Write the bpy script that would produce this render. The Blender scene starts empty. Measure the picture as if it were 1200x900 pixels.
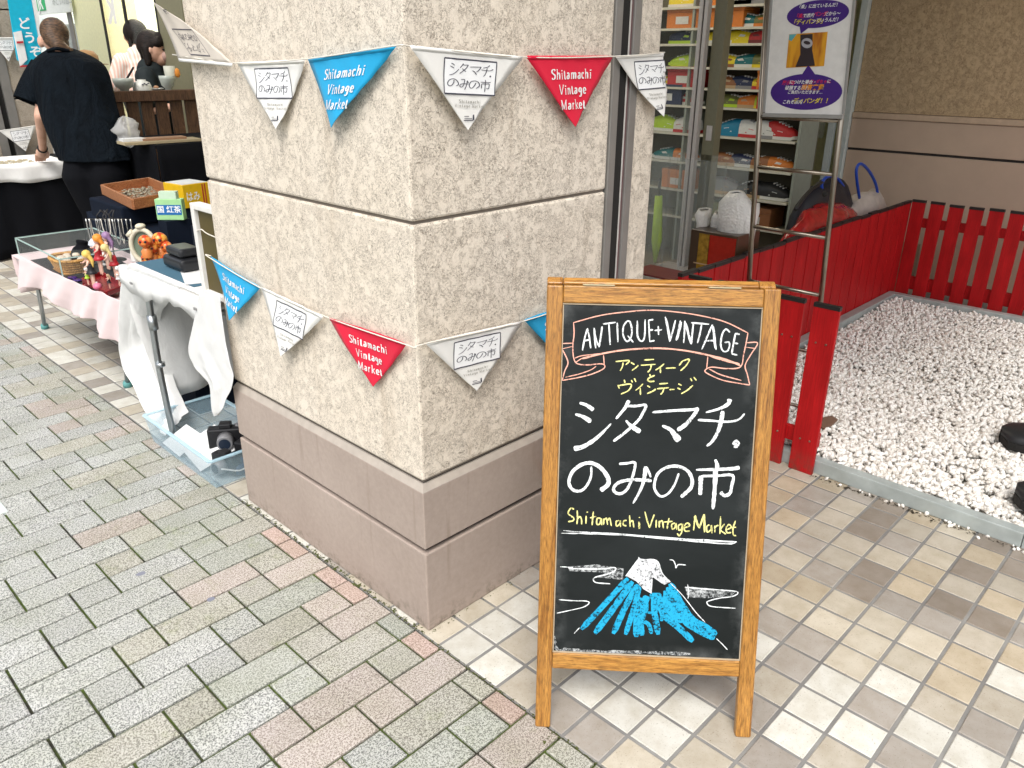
import bpy, bmesh, math, random
import numpy as np
from mathutils import Matrix, Vector, noise
rnd = random.Random(7)
R = math.radians
scene = bpy.context.scene
# ---------------------------------------------------------------- camera
CR = ((0.696096, -0.717918, 0.006621), (-0.271032, -0.271312, -0.923543), (0.664824, 0.641080, -0.383438))
CP = Vector((-1.04979, -1.31163, 1.40226))
FPX = 919.2
cd = bpy.data.cameras.new('camera'); cam = bpy.data.objects.new('camera', cd)
scene.collection.objects.link(cam); scene.camera = cam
cd.sensor_width = 36; cd.lens = 36*FPX/1200; cd.clip_start = .02; cd.clip_end = 500
rt, dn, fw = Vector(CR[0]), Vector(CR[1]), Vector(CR[2])
cam.matrix_world = Matrix(((rt.x, -dn.x, -fw.x, CP.x), (rt.y, -dn.y, -fw.y, CP.y), (rt.z, -dn.z, -fw.z, CP.z), (0, 0, 0, 1)))
# ---------------------------------------------------------------- world, sun, exposure
SUN_EL, SUN_AZ = R(56), R(218)          # azimuth measured in the xy plane: where the sun stands
wd = bpy.data.worlds.new('World'); scene.world = wd; wd.use_nodes = True
wn = wd.node_tree; bg = wn.nodes['Background']
sky = wn.nodes.new('ShaderNodeTexSky'); sky.sky_type = 'NISHITA'; sky.sun_disc = False
sky.sun_elevation = SUN_EL; sky.sun_rotation = math.pi/2-SUN_AZ; sky.air_density = 1.2; sky.dust_density = 4.0; sky.ozone_density = .6
hsv = wn.nodes.new('ShaderNodeHueSaturation'); hsv.inputs['Saturation'].default_value = .38
wn.links.new(sky.outputs[0], hsv.inputs['Color']); wn.links.new(hsv.outputs[0], bg.inputs[0]); bg.inputs[1].default_value = .15
sl = bpy.data.lights.new('sun', 'SUN'); so = bpy.data.objects.new('sun', sl); scene.collection.objects.link(so)
sl.energy = 1.5; sl.angle = R(30); sl.color = (1, .97, .92)
sd = Vector((math.cos(SUN_EL)*math.cos(SUN_AZ), math.cos(SUN_EL)*math.sin(SUN_AZ), math.sin(SUN_EL)))
so.rotation_euler = sd.to_track_quat('Z', 'Y').to_euler()
scene.view_settings.view_transform = 'Standard'; scene.view_settings.look = 'None'
scene.view_settings.exposure = .64; scene.view_settings.gamma = 1
# ---------------------------------------------------------------- helpers
C = bpy.data.collections.new('place'); scene.collection.children.link(C)
W = {}
def ray(u, v): return rt*((u-600)/FPX) + dn*((v-450)/FPX) + fw
def at(u, v, ax=2, val=0.0):
    d = ray(u, v); return CP + d*((val-CP[ax])/d[ax])
def atd(u, v, d): return CP + ray(u, v)*d
def pix(p):
    c = Vector(p)-CP; z = c.dot(fw)
    return (600+FPX*c.dot(rt)/z, 450+FPX*c.dot(dn)/z, z)
def tag(o, label=None, cat=None, group=None, kind=None):
    if label: o['label'] = label
    if cat: o['category'] = cat
    if group: o['group'] = group
    if kind: o['kind'] = kind
    return o
def empty(name, M, label=None, cat=None, group=None, kind=None):
    o = bpy.data.objects.new(name, None); C.objects.link(o); o.empty_display_size = .05
    M = Matrix.Translation(M) if not isinstance(M, Matrix) else M
    o.matrix_world = M; W[o.name] = M.copy()
    return tag(o, label, cat, group, kind)
class MB:
    def __init__(s): s.v = []; s.f = []; s.sm = []
    def add(s, vs, fs, smooth=False):
        b = len(s.v); s.v += [Vector(p) for p in vs]; s.f += [tuple(b+i for i in f) for f in fs]; s.sm += [smooth]*len(fs); return s
    def box(s, a, b, M=None):
        x0, y0, z0 = [min(p, q) for p, q in zip(a, b)]; x1, y1, z1 = [max(p, q) for p, q in zip(a, b)]
        vs = [Vector(p) for p in ((x0,y0,z0),(x1,y0,z0),(x1,y1,z0),(x0,y1,z0),(x0,y0,z1),(x1,y0,z1),(x1,y1,z1),(x0,y1,z1))]
        if M: vs = [M @ p for p in vs]
        return s.add(vs, [(0,3,2,1),(4,5,6,7),(0,1,5,4),(1,2,6,5),(2,3,7,6),(3,0,4,7)])
    def bar(s, p, q, w, d, up=(0,0,1)):
        p, q = Vector(p), Vector(q); t = (q-p).normalized(); a = Vector(up).cross(t)
        if a.length < 1e-4: a = Vector((1,0,0)).cross(t)
        a.normalize(); b = t.cross(a)
        vs = [e+a*sa*w/2+b*sb*d/2 for e in (p, q) for sa, sb in ((-1,-1),(1,-1),(1,1),(-1,1))]
        return s.add(vs, [(0,3,2,1),(4,5,6,7),(0,1,5,4),(1,2,6,5),(2,3,7,6),(3,0,4,7)])
    def tube(s, pts, r, n=10, cap=True, sy=1.0):
        pts = [Vector(p) for p in pts]; k = len(pts)
        rr = r if isinstance(r, (list, tuple)) else [r]*k
        vs = []; ref = None
        for i, p in enumerate(pts):
            t = (pts[min(i+1, k-1)]-pts[max(i-1, 0)]).normalized()
            if ref is None:
                ref = Vector((0,0,1)).cross(t)
                if ref.length < .1: ref = Vector((1,0,0)).cross(t)
            ref = (ref-t*ref.dot(t)).normalized(); b = t.cross(ref)
            for j in range(n):
                a = 2*math.pi*j/n; vs.append(p+(ref*math.cos(a)+b*math.sin(a)*sy)*rr[i])
        fs = [(i*n+j, i*n+(j+1)%n, (i+1)*n+(j+1)%n, (i+1)*n+j) for i in range(k-1) for j in range(n)]
        s.add(vs, fs, True)
        if cap:
            b = len(s.v)-len(vs); s.f += [tuple(b+j for j in reversed(range(n))), tuple(b+(k-1)*n+j for j in range(n))]; s.sm += [False, False]
        return s
    def lathe(s, c, prof, n=20, sx=1, sy=1):
        c = Vector(c); vs = [c+Vector((r*math.cos(2*math.pi*j/n)*sx, r*math.sin(2*math.pi*j/n)*sy, z)) for r, z in prof for j in range(n)]
        k = len(prof)
        return s.add(vs, [(i*n+j, i*n+(j+1)%n, (i+1)*n+(j+1)%n, (i+1)*n+j) for i in range(k-1) for j in range(n)], True)
    def ball(s, c, r, n=12, m=8, M=None):
        rx, ry, rz = (r, r, r) if isinstance(r, (int, float)) else r
        c = Vector(c); vs = []
        for i in range(m+1):
            ph = math.pi*i/m
            for j in range(n):
                a = 2*math.pi*j/n; p = Vector((rx*math.sin(ph)*math.cos(a), ry*math.sin(ph)*math.sin(a), -rz*math.cos(ph)))
                vs.append(c+(M @ p if M else p))
        return s.add(vs, [(i*n+j, i*n+(j+1)%n, (i+1)*n+(j+1)%n, (i+1)*n+j) for i in range(m) for j in range(n)], True)
    def poly(s, pts, nrm, th):
        pts = [Vector(p) for p in pts]; n = len(pts); d = Vector(nrm)*th
        a = (pts[1]-pts[0]).cross(pts[2]-pts[0]) if n == 3 else sum(((pts[i]-pts[0]).cross(pts[(i+1)%n]-pts[0]) for i in range(1, n-1)), Vector())
        if a.dot(Vector(nrm)) < 0: pts.reverse()
        vs = pts+[p-d for p in pts]
        return s.add(vs, [tuple(range(n)), tuple(reversed(range(n, 2*n)))]+[(i, i+n, (i+1)%n+n, (i+1)%n) for i in range(n)])
    def grid(s, P, smooth=True):
        nr, nc = len(P), len(P[0])
        return s.add([p for r in P for p in r], [(i*nc+j, i*nc+j+1, (i+1)*nc+j+1, (i+1)*nc+j) for i in range(nr-1) for j in range(nc-1)], smooth)
    def mesh(s, name, M=None):
        me = bpy.data.meshes.new(name)
        vs = [M @ p for p in s.v] if M else s.v
        me.from_pydata([tuple(p) for p in vs], [], s.f)
        me.polygons.foreach_set('use_smooth', s.sm); me.update(); return me
    def build(s, name, mat, parent=None, label=None, cat=None, group=None, kind=None, bev=0, seg=2, local=False, solid=0, sub=0, remesh=0, smoothit=0):
        M = None
        if parent is not None and not local: M = W[parent.name].inverted()
        me = s.mesh(name, M)
        o = bpy.data.objects.new(name, me); C.objects.link(o); me.materials.append(mat)
        if parent is not None: o.parent = parent; W[o.name] = W[parent.name]
        else: W[o.name] = Matrix.Identity(4)
        if solid: m = o.modifiers.new('Solidify', 'SOLIDIFY'); m.thickness = solid; m.offset = 0
        if remesh:
            m = o.modifiers.new('Remesh', 'REMESH'); m.mode = 'VOXEL'; m.voxel_size = remesh; m.use_smooth_shade = True
            if smoothit: m = o.modifiers.new('Smooth', 'SMOOTH'); m.iterations = smoothit; m.factor = .6
        if sub: m = o.modifiers.new('Subsurf', 'SUBSURF'); m.levels = m.render_levels = sub
        if bev: m = o.modifiers.new('Bevel', 'BEVEL'); m.width = bev; m.segments = seg; m.limit_method = 'ANGLE'; m.angle_limit = R(40)
        return tag(o, label, cat, group, kind)
def copyobj(o, parent=None):
    c = o.copy(); C.objects.link(c)
    if parent is not None: c.parent = parent
    for ch in list(o.children): copyobj(ch, c)
    return c
def curve(pts, n=6):
    """Catmull-Rom through points"""
    P = [Vector(p) for p in pts]
    if len(P) < 3: return [P[0].lerp(P[-1], i/n) for i in range(n+1)]
    out = []
    for i in range(len(P)-1):
        a = P[i-1] if i else P[0]*2-P[1]; b, c_ = P[i], P[i+1]; d = P[i+2] if i+2 < len(P) else P[-1]*2-P[-2]
        for k in range(n):
            t = k/n; out.append(.5*((2*b)+(c_-a)*t+(2*a-5*b+4*c_-d)*t*t+(3*b-a-3*c_+d)*t**3))
    return out+[P[-1]]
# ---------------------------------------------------------------- materials
class NT:
    def __init__(s, m): s.t = m.node_tree; s.t.nodes.clear()
    def n(s, typ, inp=None, **kw):
        nd = s.t.nodes.new(typ)
        for k, v in kw.items(): setattr(nd, k, v)
        for k, v in (inp or {}).items():
            if isinstance(v, bpy.types.NodeSocket): s.t.links.new(v, nd.inputs[k])
            else: nd.inputs[k].default_value = v
        return nd
    def obj(s): return s.n('ShaderNodeTexCoord').outputs['Object']
    def map(s, v, sc=(1,1,1), rot=(0,0,0), loc=(0,0,0)): return s.n('ShaderNodeMapping', {'Vector': v, 'Scale': sc, 'Rotation': rot, 'Location': loc}).outputs[0]
    def noise(s, v, sc, det=4, ro=.55, dist=0): return s.n('ShaderNodeTexNoise', {'Vector': v, 'Scale': sc, 'Detail': det, 'Roughness': ro, 'Distortion': dist}).outputs[0]
    def ramp(s, f, stops):
        nd = s.n('ShaderNodeValToRGB', {'Fac': f}); e = nd.color_ramp.elements
        while len(e) < len(stops): e.new(.5)
        for el, (p, c) in zip(e, stops): el.position = p; el.color = (c, c, c, 1) if isinstance(c, (int, float)) else tuple(c)+(1,)
        return nd.outputs[0]
    def mix(s, f, a, b, mode='MIX'):
        nd = s.n('ShaderNodeMix', data_type='RGBA', blend_type=mode)
        for k, v in ((0, f), (6, a), (7, b)):
            if isinstance(v, bpy.types.NodeSocket): s.t.links.new(v, nd.inputs[k])
            else: nd.inputs[k].default_value = v if k == 0 else (tuple(v)+(1,) if len(v) == 3 else v)
        return nd.outputs[2]
    def math(s, op, a, b=0.0):
        nd = s.n('ShaderNodeMath', operation=op)
        for k, v in ((0, a), (1, b)):
            if isinstance(v, bpy.types.NodeSocket): s.t.links.new(v, nd.inputs[k])
            else: nd.inputs[k].default_value = v
        return nd.outputs[0]
    def bump(s, h, st=.3, d=.002, nrm=None):
        i = {'Height': h, 'Strength': st, 'Distance': d}
        if nrm: i['Normal'] = nrm
        return s.n('ShaderNodeBump', i).outputs[0]
    def out(s, col, rough=.6, nrm=None, spec=.5, metal=0, trans=0, alpha=None, coat=0, emit=None, es=0, ior=1.45, sheen=0):
        i = {'Base Color': col if isinstance(col, bpy.types.NodeSocket) else tuple(col)+(1,), 'Roughness': rough, 'Specular IOR Level': spec, 'Metallic': metal, 'Transmission Weight': trans, 'Coat Weight': coat, 'IOR': ior, 'Sheen Weight': sheen}
        if nrm: i['Normal'] = nrm
        if alpha is not None: i['Alpha'] = alpha
        if emit is not None: i['Emission Color'] = tuple(emit)+(1,); i['Emission Strength'] = es
        p = s.n('ShaderNodeBsdfPrincipled', i); s.n('ShaderNodeOutputMaterial', {'Surface': p.outputs[0]}); return p
def M_(name, fn):
    m = bpy.data.materials.new(name); m.use_nodes = True; fn(NT(m)); return m
def plain(name, col, rough=.55, var=.12, sc=40, bump=.0, **kw):
    def f(t):
        n = t.noise(t.obj(), sc, 5); c = t.mix(t.ramp(n, [(.3, 1-var), (.7, 1+var*.4)]), (0,0,0), col, 'MIX') if 0 else t.mix(1.0, col, t.ramp(n, [(.3, 1-var), (.75, 1.0)]), 'MULTIPLY')
        t.out(c, rough, t.bump(n, bump, .002) if bump else None, **kw)
    return M_(name, f)
def metal(name, col, rough=.3, **kw):
    def f(t):
        n = t.noise(t.map(t.obj(), (30, 30, 4)), 8, 4); t.out(t.mix(t.ramp(n, [(.35, 0.), (.7, 1.)]), [c*.8 for c in col], col), rough, t.bump(n, .05, .001), metal=1, **kw)
    return M_(name, f)
def stucco_fn(base, dark, bst=.9, cov=.5):
    def f(t):
        o = t.obj()
        w = t.noise(o, 30, 3, .6); ov = t.n('ShaderNodeVectorMath', {0: o, 1: t.n('ShaderNodeVectorMath', {0: t.n('ShaderNodeTexNoise', {'Vector': o, 'Scale': 60, 'Detail': 2}).outputs[1], 'Scale': .012}, operation='SCALE').outputs[0]}, operation='ADD').outputs[0]
        n1 = t.noise(ov, 95, 3, .6); n2 = t.noise(ov, 210, 3, .6)
        rid = t.math('ABSOLUTE', t.math('SUBTRACT', n1, .5)); rid2 = t.math('ABSOLUTE', t.math('SUBTRACT', n2, .5))
        crack = t.ramp(rid, [(.0, 0.), (.017, 1.)]); crack2 = t.ramp(rid2, [(.0, 0.), (.020, 1.)])
        mask = t.ramp(t.noise(o, 26, 4, .65), [(cov-.05, 0.), (cov+.06, 1.)])
        pit = t.math('MINIMUM', t.math('MAXIMUM', crack, mask), t.math('MAXIMUM', crack2, t.ramp(t.noise(o, 45, 2), [(.47, 0.), (.56, 1.)])))
        grain = t.noise(o, 420, 3, .7); big = t.noise(o, 2.3, 4, .6)
        col = t.mix(pit, dark, base)
        col = t.mix(1.0, col, t.ramp(grain, [(.3, .86), (.6, 1.04)]), 'MULTIPLY')
        col = t.mix(1.0, col, t.ramp(big, [(.3, (.96, .945, .92)), (.65, (1, 1, 1))]), 'MULTIPLY')
        st = t.noise(t.map(o, (9, 9, 1.1)), 1.2, 5, .65)
        col = t.mix(t.ramp(st, [(.58, 0.), (.78, .45)]), col, (.36, .27, .18))
        h = t.math('ADD', t.math('MULTIPLY', pit, 1.0), t.math('ADD', t.math('MULTIPLY', t.noise(o, 90, 4, .65), .9), t.math('MULTIPLY', grain, .35)))
        t.out(col, .92, t.bump(h, bst, .0022), spec=.25)
    return f
mt = {}
mt['stucco'] = M_('stucco', stucco_fn((.76, .685, .585), (.16, .12, .09), .72, .49))
mt['stucco_far'] = M_('stucco_far', stucco_fn((.58, .43, .27), (.16, .10, .055), .8))  # back wall: warm lamplight put into the colour, base raised and warmed
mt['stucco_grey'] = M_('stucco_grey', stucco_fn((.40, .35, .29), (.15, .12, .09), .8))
def f(t):
    o = t.obj(); a = t.noise(o, 1.8, 6, .6); b = t.noise(o, 60, 5, .7); s = t.noise(t.map(o, (14, 14, .8)), 1.5, 5, .7)
    col = t.mix(t.ramp(a, [(.3, 0.), (.7, 1.)]), (.33, .265, .225), (.42, .345, .30))
    col = t.mix(1.0, col, t.ramp(b, [(.3, .86), (.65, 1.)]), 'MULTIPLY')
    col = t.mix(t.ramp(s, [(.60, 0.), (.72, .38)]), col, (.20, .15, .115))
    z = t.n('ShaderNodeSeparateXYZ', {0: o}).outputs[2]
    dirt = t.math('MULTIPLY', t.ramp(z, [(.0, 1.), (.06, 0.)]), t.ramp(t.noise(o, 38, 5, .75), [(.48, 0.), (.66, .7)]))
    col = t.mix(dirt, col, (.07, .06, .035))
    spot = t.n('ShaderNodeTexVoronoi', {'Vector': o, 'Scale': 9.0, 'Randomness': 1.0}).outputs[0]
    col = t.mix(t.ramp(spot, [(.018, .7), (.03, 0.)]), col, (.12, .1, .08))
    t.out(col, .72, t.bump(b, .22, .0012), spec=.35)
mt['plinth'] = M_('plinth', f)
mt['groove'] = plain('groove', (.035, .03, .028), .8)
mt['wallpanel'] = plain('wallpanel', (.53, .395, .30), .55, .1, 6, .05)  # raised and warmed as well, in place of lamplight on the wall
mt['ledge'] = plain('ledge', (.42, .37, .32), .6, .2, 30, .1)
mt['ledgefar'] = plain('ledgefar', (.58, .43, .31), .6, .2, 30, .1)
def brickm(name, c1, c2, moss):
    def f(t):
        o = t.n('ShaderNodeNewGeometry').outputs['Position']; rn = t.n('ShaderNodeObjectInfo').outputs['Random']
        g = t.noise(o, 400, 2, .6); g2 = t.noise(o, 190, 3, .6); big = t.noise(o, 5, 4, .6)
        col = t.mix(t.ramp(t.math('ADD', t.math('MULTIPLY', g, .6), t.math('MULTIPLY', g2, .4)), [(.46, 0.), (.51, 1.)]), c2, c1)
        col = t.mix(1.0, col, t.ramp(rn, [(0., .90), (1., 1.05)]), 'MULTIPLY')
        col = t.mix(1.0, col, t.ramp(big, [(.3, (.82, .83, .76)), (.65, (1, 1, 1))]), 'MULTIPLY')
        e = t.noise(o, 14, 5, .7); col = t.mix(t.ramp(e, [(.56, 0.), (.75, moss)]), col, (.20, .24, .07))
        t.out(col, .88, t.bump(g, .45, .0012), spec=.3)
    return M_(name, f)
mt['brick_grey'] = brickm('brick_grey', (.535, .54, .52), (.15, .155, .15), .12)
mt['brick_green'] = brickm('brick_green', (.475, .485, .445), (.175, .18, .16), .45)
mt['brick_pink'] = brickm('brick_pink', (.53, .48, .445), (.23, .19, .17), .2)
mt['brick_red'] = brickm('brick_red', (.56, .44, .395), (.28, .20, .17), .15)
mt['brick_tan'] = brickm('brick_tan', (.49, .48, .43), (.19, .18, .155), .35)
def f(t):
    o = t.obj(); a = t.noise(o, 9, 6, .7); b = t.noise(o, 300, 3, .7)
    col = t.mix(t.ramp(a, [(.42, 0.), (.54, 1.)]), (.040, .036, .028), (.075, .11, .018))
    t.out(t.mix(1.0, col, t.ramp(b, [(.3, .5), (.7, 1.3)]), 'MULTIPLY'), .95, t.bump(b, .9, .003))
mt['joint'] = M_('joint', f)
def f(t):
    o = t.obj(); b = t.noise(o, 200, 4, .7); a = t.noise(o, 6, 5, .6)
    t.out(t.mix(t.ramp(a, [(.35, 0.), (.7, 1.)]), (.16, .155, .15), (.27, .265, .25)), .85, t.bump(b, .5, .002))
mt['grout'] = M_('grout', f)
def tilem(name, col, rough=.42):
    def f(t):
        o = t.n('ShaderNodeNewGeometry').outputs['Position']; rn = t.n('ShaderNodeObjectInfo').outputs['Random']
        pits = t.noise(o, 230, 3, .8); cl = t.noise(o, 16, 5, .65); fine = t.noise(o, 400, 2)
        c = t.mix(1.0, col, t.ramp(rn, [(0., .86), (1., 1.06)]), 'MULTIPLY')
        c = t.mix(1.0, c, t.ramp(cl, [(.3, (.80, .77, .72)), (.62, (1, 1, 1))]), 'MULTIPLY')
        c = t.mix(t.ramp(pits, [(.31, .8), (.39, 0.)]), c, (.13, .09, .05))
        t.out(c, rough, t.bump(t.math('ADD', t.ramp(pits, [(.3, 0.), (.42, 1.)]), t.math('MULTIPLY', fine, .3)), .35, .0012), spec=.45)
    return M_(name, f)
mt['tile_white'] = tilem('tile_white', (.64, .63, .575)); mt['tile_cream'] = tilem('tile_cream', (.52, .475, .39))
mt['tile_beige'] = tilem('tile_beige', (.465, .425, .355)); mt['tile_sand'] = tilem('tile_sand', (.47, .405, .305))
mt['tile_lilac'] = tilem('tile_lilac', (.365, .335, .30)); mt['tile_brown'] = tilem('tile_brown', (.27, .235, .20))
def wood(name, c1, c2, sc, rough=.42, coat=.2):
    def f(t):
        o = t.obj(); v = t.map(o, sc); d = t.noise(v, 3.2, 5, .65, 1.6); g = t.noise(t.map(o, tuple(q*5 for q in sc)), 5, 4, .7)
        col = t.mix(t.ramp(d, [(.36, 0.), (.5, .6), (.66, 1.)]), c2, c1)
        col = t.mix(1.0, col, t.ramp(g, [(.36, .42), (.56, 1.)]), 'MULTIPLY')
        wear = t.noise(o, 34, 6, .75); col = t.mix(t.ramp(wear, [(.68, 0.), (.75, .55)]), col, (.70, .58, .40))
        t.out(col, rough, t.bump(g, .25, .001), coat=coat)
    return M_(name, f)
mt['oak_v'] = wood('oak_v', (.50, .24, .050), (.25, .10, .018), (22, 22, 1.6))
mt['oak_h'] = wood('oak_h', (.53, .26, .055), (.29, .12, .022), (1.6, 22, 22))
mt['darkwood'] = wood('darkwood', (.14, .07, .035), (.06, .028, .014), (14, 14, 1.5), .6, 0)
mt['traywood'] = wood('traywood', (.46, .20, .085), (.33, .12, .045), (3, 14, 14), .5, .1)
def f(t):
    o = t.obj(); a = t.noise(t.map(o, (1, 1, 1.6)), 3.2, 6, .6, .5); b = t.noise(o, 130, 3, .7)
    col = t.mix(t.ramp(a, [(.42, 0.), (.8, 1.)]), (.0065, .0088, .0092), (.018, .022, .023))
    s = t.n('ShaderNodeSeparateXYZ', {0: o}); x = t.math('ABSOLUTE', t.math('SUBTRACT', s.outputs[0], .242)); z = t.math('ABSOLUTE', t.math('SUBTRACT', s.outputs[2], .575))
    edge = t.math('MAXIMUM', t.ramp(x, [(.175, 0.), (.215, 1.)]), t.ramp(z, [(.365, 0.), (.405, 1.)]))
    dust = t.math('MULTIPLY', edge, t.ramp(t.noise(o, 9, 6, .7), [(.45, 0.), (.72, .30)]))
    col = t.mix(dust, col, (.42, .44, .44))
    t.out(col, .45, t.bump(b, .06, .0006), spec=.3)
mt['board'] = M_('board', f)
def chalk(name, col, lo=.33, hi=.46, sc=260, base=None, mx=1.0):
    def f(t):
        n = t.noise(t.obj(), sc, 3, .7); n2 = t.noise(t.obj(), 70, 3)
        al = t.math('MULTIPLY', t.ramp(t.math('ADD', t.math('MULTIPLY', n, .7), t.math('MULTIPLY', n2, .3)), [(lo, 0.), (hi, 1.)]), mx)
        c = t.mix(1.0, col, t.ramp(n2, [(.3, .84), (.6, 1.)]), 'MULTIPLY')
        t.out(c, .9, spec=.1, alpha=al)
    return M_(name, f)
mt['ch_white'] = chalk('chalk_white', (.80, .83, .84)); mt['ch_yellow'] = chalk('chalk_yellow', (.80, .76, .30))
mt['ch_pink'] = chalk('chalk_pink', (.80, .42, .33)); mt['ch_blue'] = chalk('chalk_blue', (.02, .33, .56), .37, .50, 190)
mt['ch_smear'] = chalk('chalk_smear', (.72, .75, .76), .42, .62, 150, mx=.62); mt['ch_cap'] = chalk('chalk_cap', (.72, .74, .76), .36, .52, 190, mx=.93)
def cloth(name, col, rough=.85, bs=.25, tr=0, sc=900, var=.1):
    def f(t):
        o = t.obj(); w = t.noise(o, sc, 2, .5); big = t.noise(o, 7, 4)
        c = t.mix(1.0, col, t.ramp(big, [(.3, 1-var), (.7, 1.)]), 'MULTIPLY')
        t.out(c, rough, t.bump(w, bs, .0008), spec=.12 if max(col) < .05 else .2, sheen=0 if max(col) < .05 else .1)
    return M_(name, f)
mt['fl_white'] = cloth('flag_white', (.80, .79, .76)); mt['fl_blue'] = cloth('flag_blue', (.015, .36, .66)); mt['fl_red'] = cloth('flag_red', (.68, .012, .045))
mt['fl_back'] = cloth('flag_back', (.62, .56, .49))
mt['ink'] = plain('ink', (.045, .045, .07), .7); mt['ink_soft'] = plain('ink_soft', (.42, .41, .38), .7); mt['print_white'] = plain('print_white', (.82, .83, .83), .6)
mt['print_box'] = plain('print_box', (.84, .85, .86), .7, .03)
def f(t):
    o = t.obj(); w = t.noise(t.map(o, (1, 1, .6)), 16, 4, .6, .8); fine = t.noise(o, 700, 2)
    t.out(t.mix(1.0, (.72, .72, .71), t.ramp(w, [(.3, .93), (.6, 1.)]), 'MULTIPLY'), .85, t.bump(t.math('ADD', w, t.math('MULTIPLY', fine, .04)), .35, .010), spec=.2)
mt['white_cloth'] = M_('white_cloth', f)
mt['cord'] = cloth('cord', (.72, .68, .60)); mt['pink_cloth'] = cloth('pink_cloth', (.74, .60, .60), var=.06)
mt['grey_cloth'] = cloth('grey_cloth', (.50, .50, .50)); mt['black_cloth'] = cloth('black_cloth', (.0045, .005, .007)); mt['navy_cloth'] = cloth('navy_cloth', (.006, .010, .020))
mt['trousers'] = cloth('trousers', (.0045, .005, .007))
def f(t):
    o = t.obj(); w = t.noise(t.map(o, (1, 1, .28)), 11, 3, .55, 1.2); w2 = t.noise(t.map(o, (1, 1, .8)), 26, 3, .6, .8)
    t.out(t.mix(t.ramp(w, [(.35, 0.), (.65, 1.)]), (.0022, .0038, .006), (.0042, .0072, .011)), .85, t.bump(t.math('ADD', w, t.math('MULTIPLY', w2, .3)), 1.0, .028), spec=.1)
mt['blouse'] = M_('blouse', f); mt['teal_cloth'] = cloth('teal_cloth', (.04, .12, .18))
def f(t):
    o = t.obj(); n = t.noise(t.map(o, (6, 6, 1.5)), 3, 4, .6); e = t.noise(o, 60, 5, .7)
    col = t.mix(t.ramp(n, [(.35, 0.), (.7, 1.)]), (.38, .005, .007), (.53, .009, .012))
    col = t.mix(t.ramp(e, [(.70, 0.), (.76, .8)]), col, (.14, .02, .015))
    g = t.noise(t.map(o, (40, 40, 1.6)), 6, 4, .7); col = t.mix(1.0, col, t.ramp(g, [(.35, .72), (.6, 1.)]), 'MULTIPLY')
    z = t.n('ShaderNodeSeparateXYZ', {0: t.n('ShaderNodeNewGeometry').outputs['Position']}).outputs[2]
    col = t.mix(t.math('MULTIPLY', t.ramp(z, [(.0, 1.), (.10, 0.)]), t.ramp(t.noise(o, 25, 5, .7), [(.4, 0.), (.65, .8)])), col, (.10, .05, .035))
    t.out(col, .55, t.bump(g, .25, .002), spec=.3)
mt['red'] = M_('red', f)
mt['black_paint'] = plain('black_paint', (.014, .012, .012), .5)
mt['alu'] = plain('alu', (.47, .52, .51), .4, .3, 14, .05, metal=.15); mt['alu_line'] = plain('alu_line', (.62, .68, .66), .35)
mt['steel'] = metal('steel', (.34, .30, .25), .3); mt['pipe'] = metal('pipe', (.50, .53, .55), .35)
mt['rail'] = plain('rail', (.27, .26, .245), .45, .2, 12, .05, metal=.4); mt['dark'] = plain('dark', (.012, .011, .010), .8); mt['maroon'] = plain('maroon', (.16, .09, .09), .5)
def f(t):
    o = t.obj(); a = t.noise(o, 48, 3); t.out(t.mix(t.ramp(a, [(.33, 0.), (.55, 1.)]), (.62, .57, .51), (.88, .86, .82)), .6, t.bump(t.noise(o, 250, 3), .2, .002))
mt['pebble'] = M_('pebble', f)
mt['gravelbed'] = plain('gravelbed', (.42, .39, .34), .9, .5, 80, .5)
mt['glass'] = M_('glass', lambda t: t.out((.45, .50, .48), .03, alpha=.06, spec=.8))
mt['acrylic'] = M_('acrylic', lambda t: t.out((.66, .72, .68), .08, alpha=.10, spec=.8))
mt['bluebox'] = M_('bluebox', lambda t: t.out((.50, .68, .78), .12, alpha=.22, spec=.7))
mt['bluerim'] = M_('bluerim', lambda t: t.out((.50, .70, .80), .12, alpha=.62, spec=.7))
mt['bag'] = M_('bag', lambda t: t.out((.75, .75, .74), .25, t.bump(t.noise(t.obj(), 40, 3), .8, .01), alpha=.45, spec=.7))
def solid(name, c, r=.5, **k):
    if name not in mt: mt[name] = plain(name, c, r, **k)
    return mt[name]
# ================================================================ GROUND
g = MB(); g.add([(-60,-60,-.03),(60,-60,-.03),(60,60,-.03),(-60,60,-.03)], [(0,1,2,3)])
g.build('ground', mt['grout'], kind='structure')
def sheet(name, m, x0, y0, x1, y1, z):
    b = MB(); b.box((x0, y0, -.028), (x1, y1, z)); return b.build(name, m, kind='structure')
paving = sheet('brick_paving', mt['joint'], -6, -4, -.018, 14, -.008)
tiling = sheet('tile_floor', mt['grout'], -.0175, -4, 9, 14, -.0025)
def slab_mesh(name, w, l, h=.012, bv=.0028):
    b = MB(); x, y = w/2, l/2
    for k, (d, z) in enumerate(((bv, 0), (0, -bv*.8), (0, -h))):
        b.v += [Vector(p) for p in ((-x+d,-y+d,z),(x-d,-y+d,z),(x-d,y-d,z),(-x+d,y-d,z))]
    b.f = [(0,1,2,3)]+[(4*k+i, 4*(k+1)+i, 4*(k+1)+(i+1)%4, 4*k+(i+1)%4) for k in range(2) for i in range(4)]
    b.sm = [False]*len(b.f)
    me = b.mesh(name); me.materials.append(mt['grout']); return me
def inview(x, y, m=25):
    if (Vector((x, y, 0))-CP).dot(fw) < .3: return None
    u, v, d = pix((x, y, 0)); return d if -m < u < 1200+m and -m < v < 900+m else None
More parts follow.
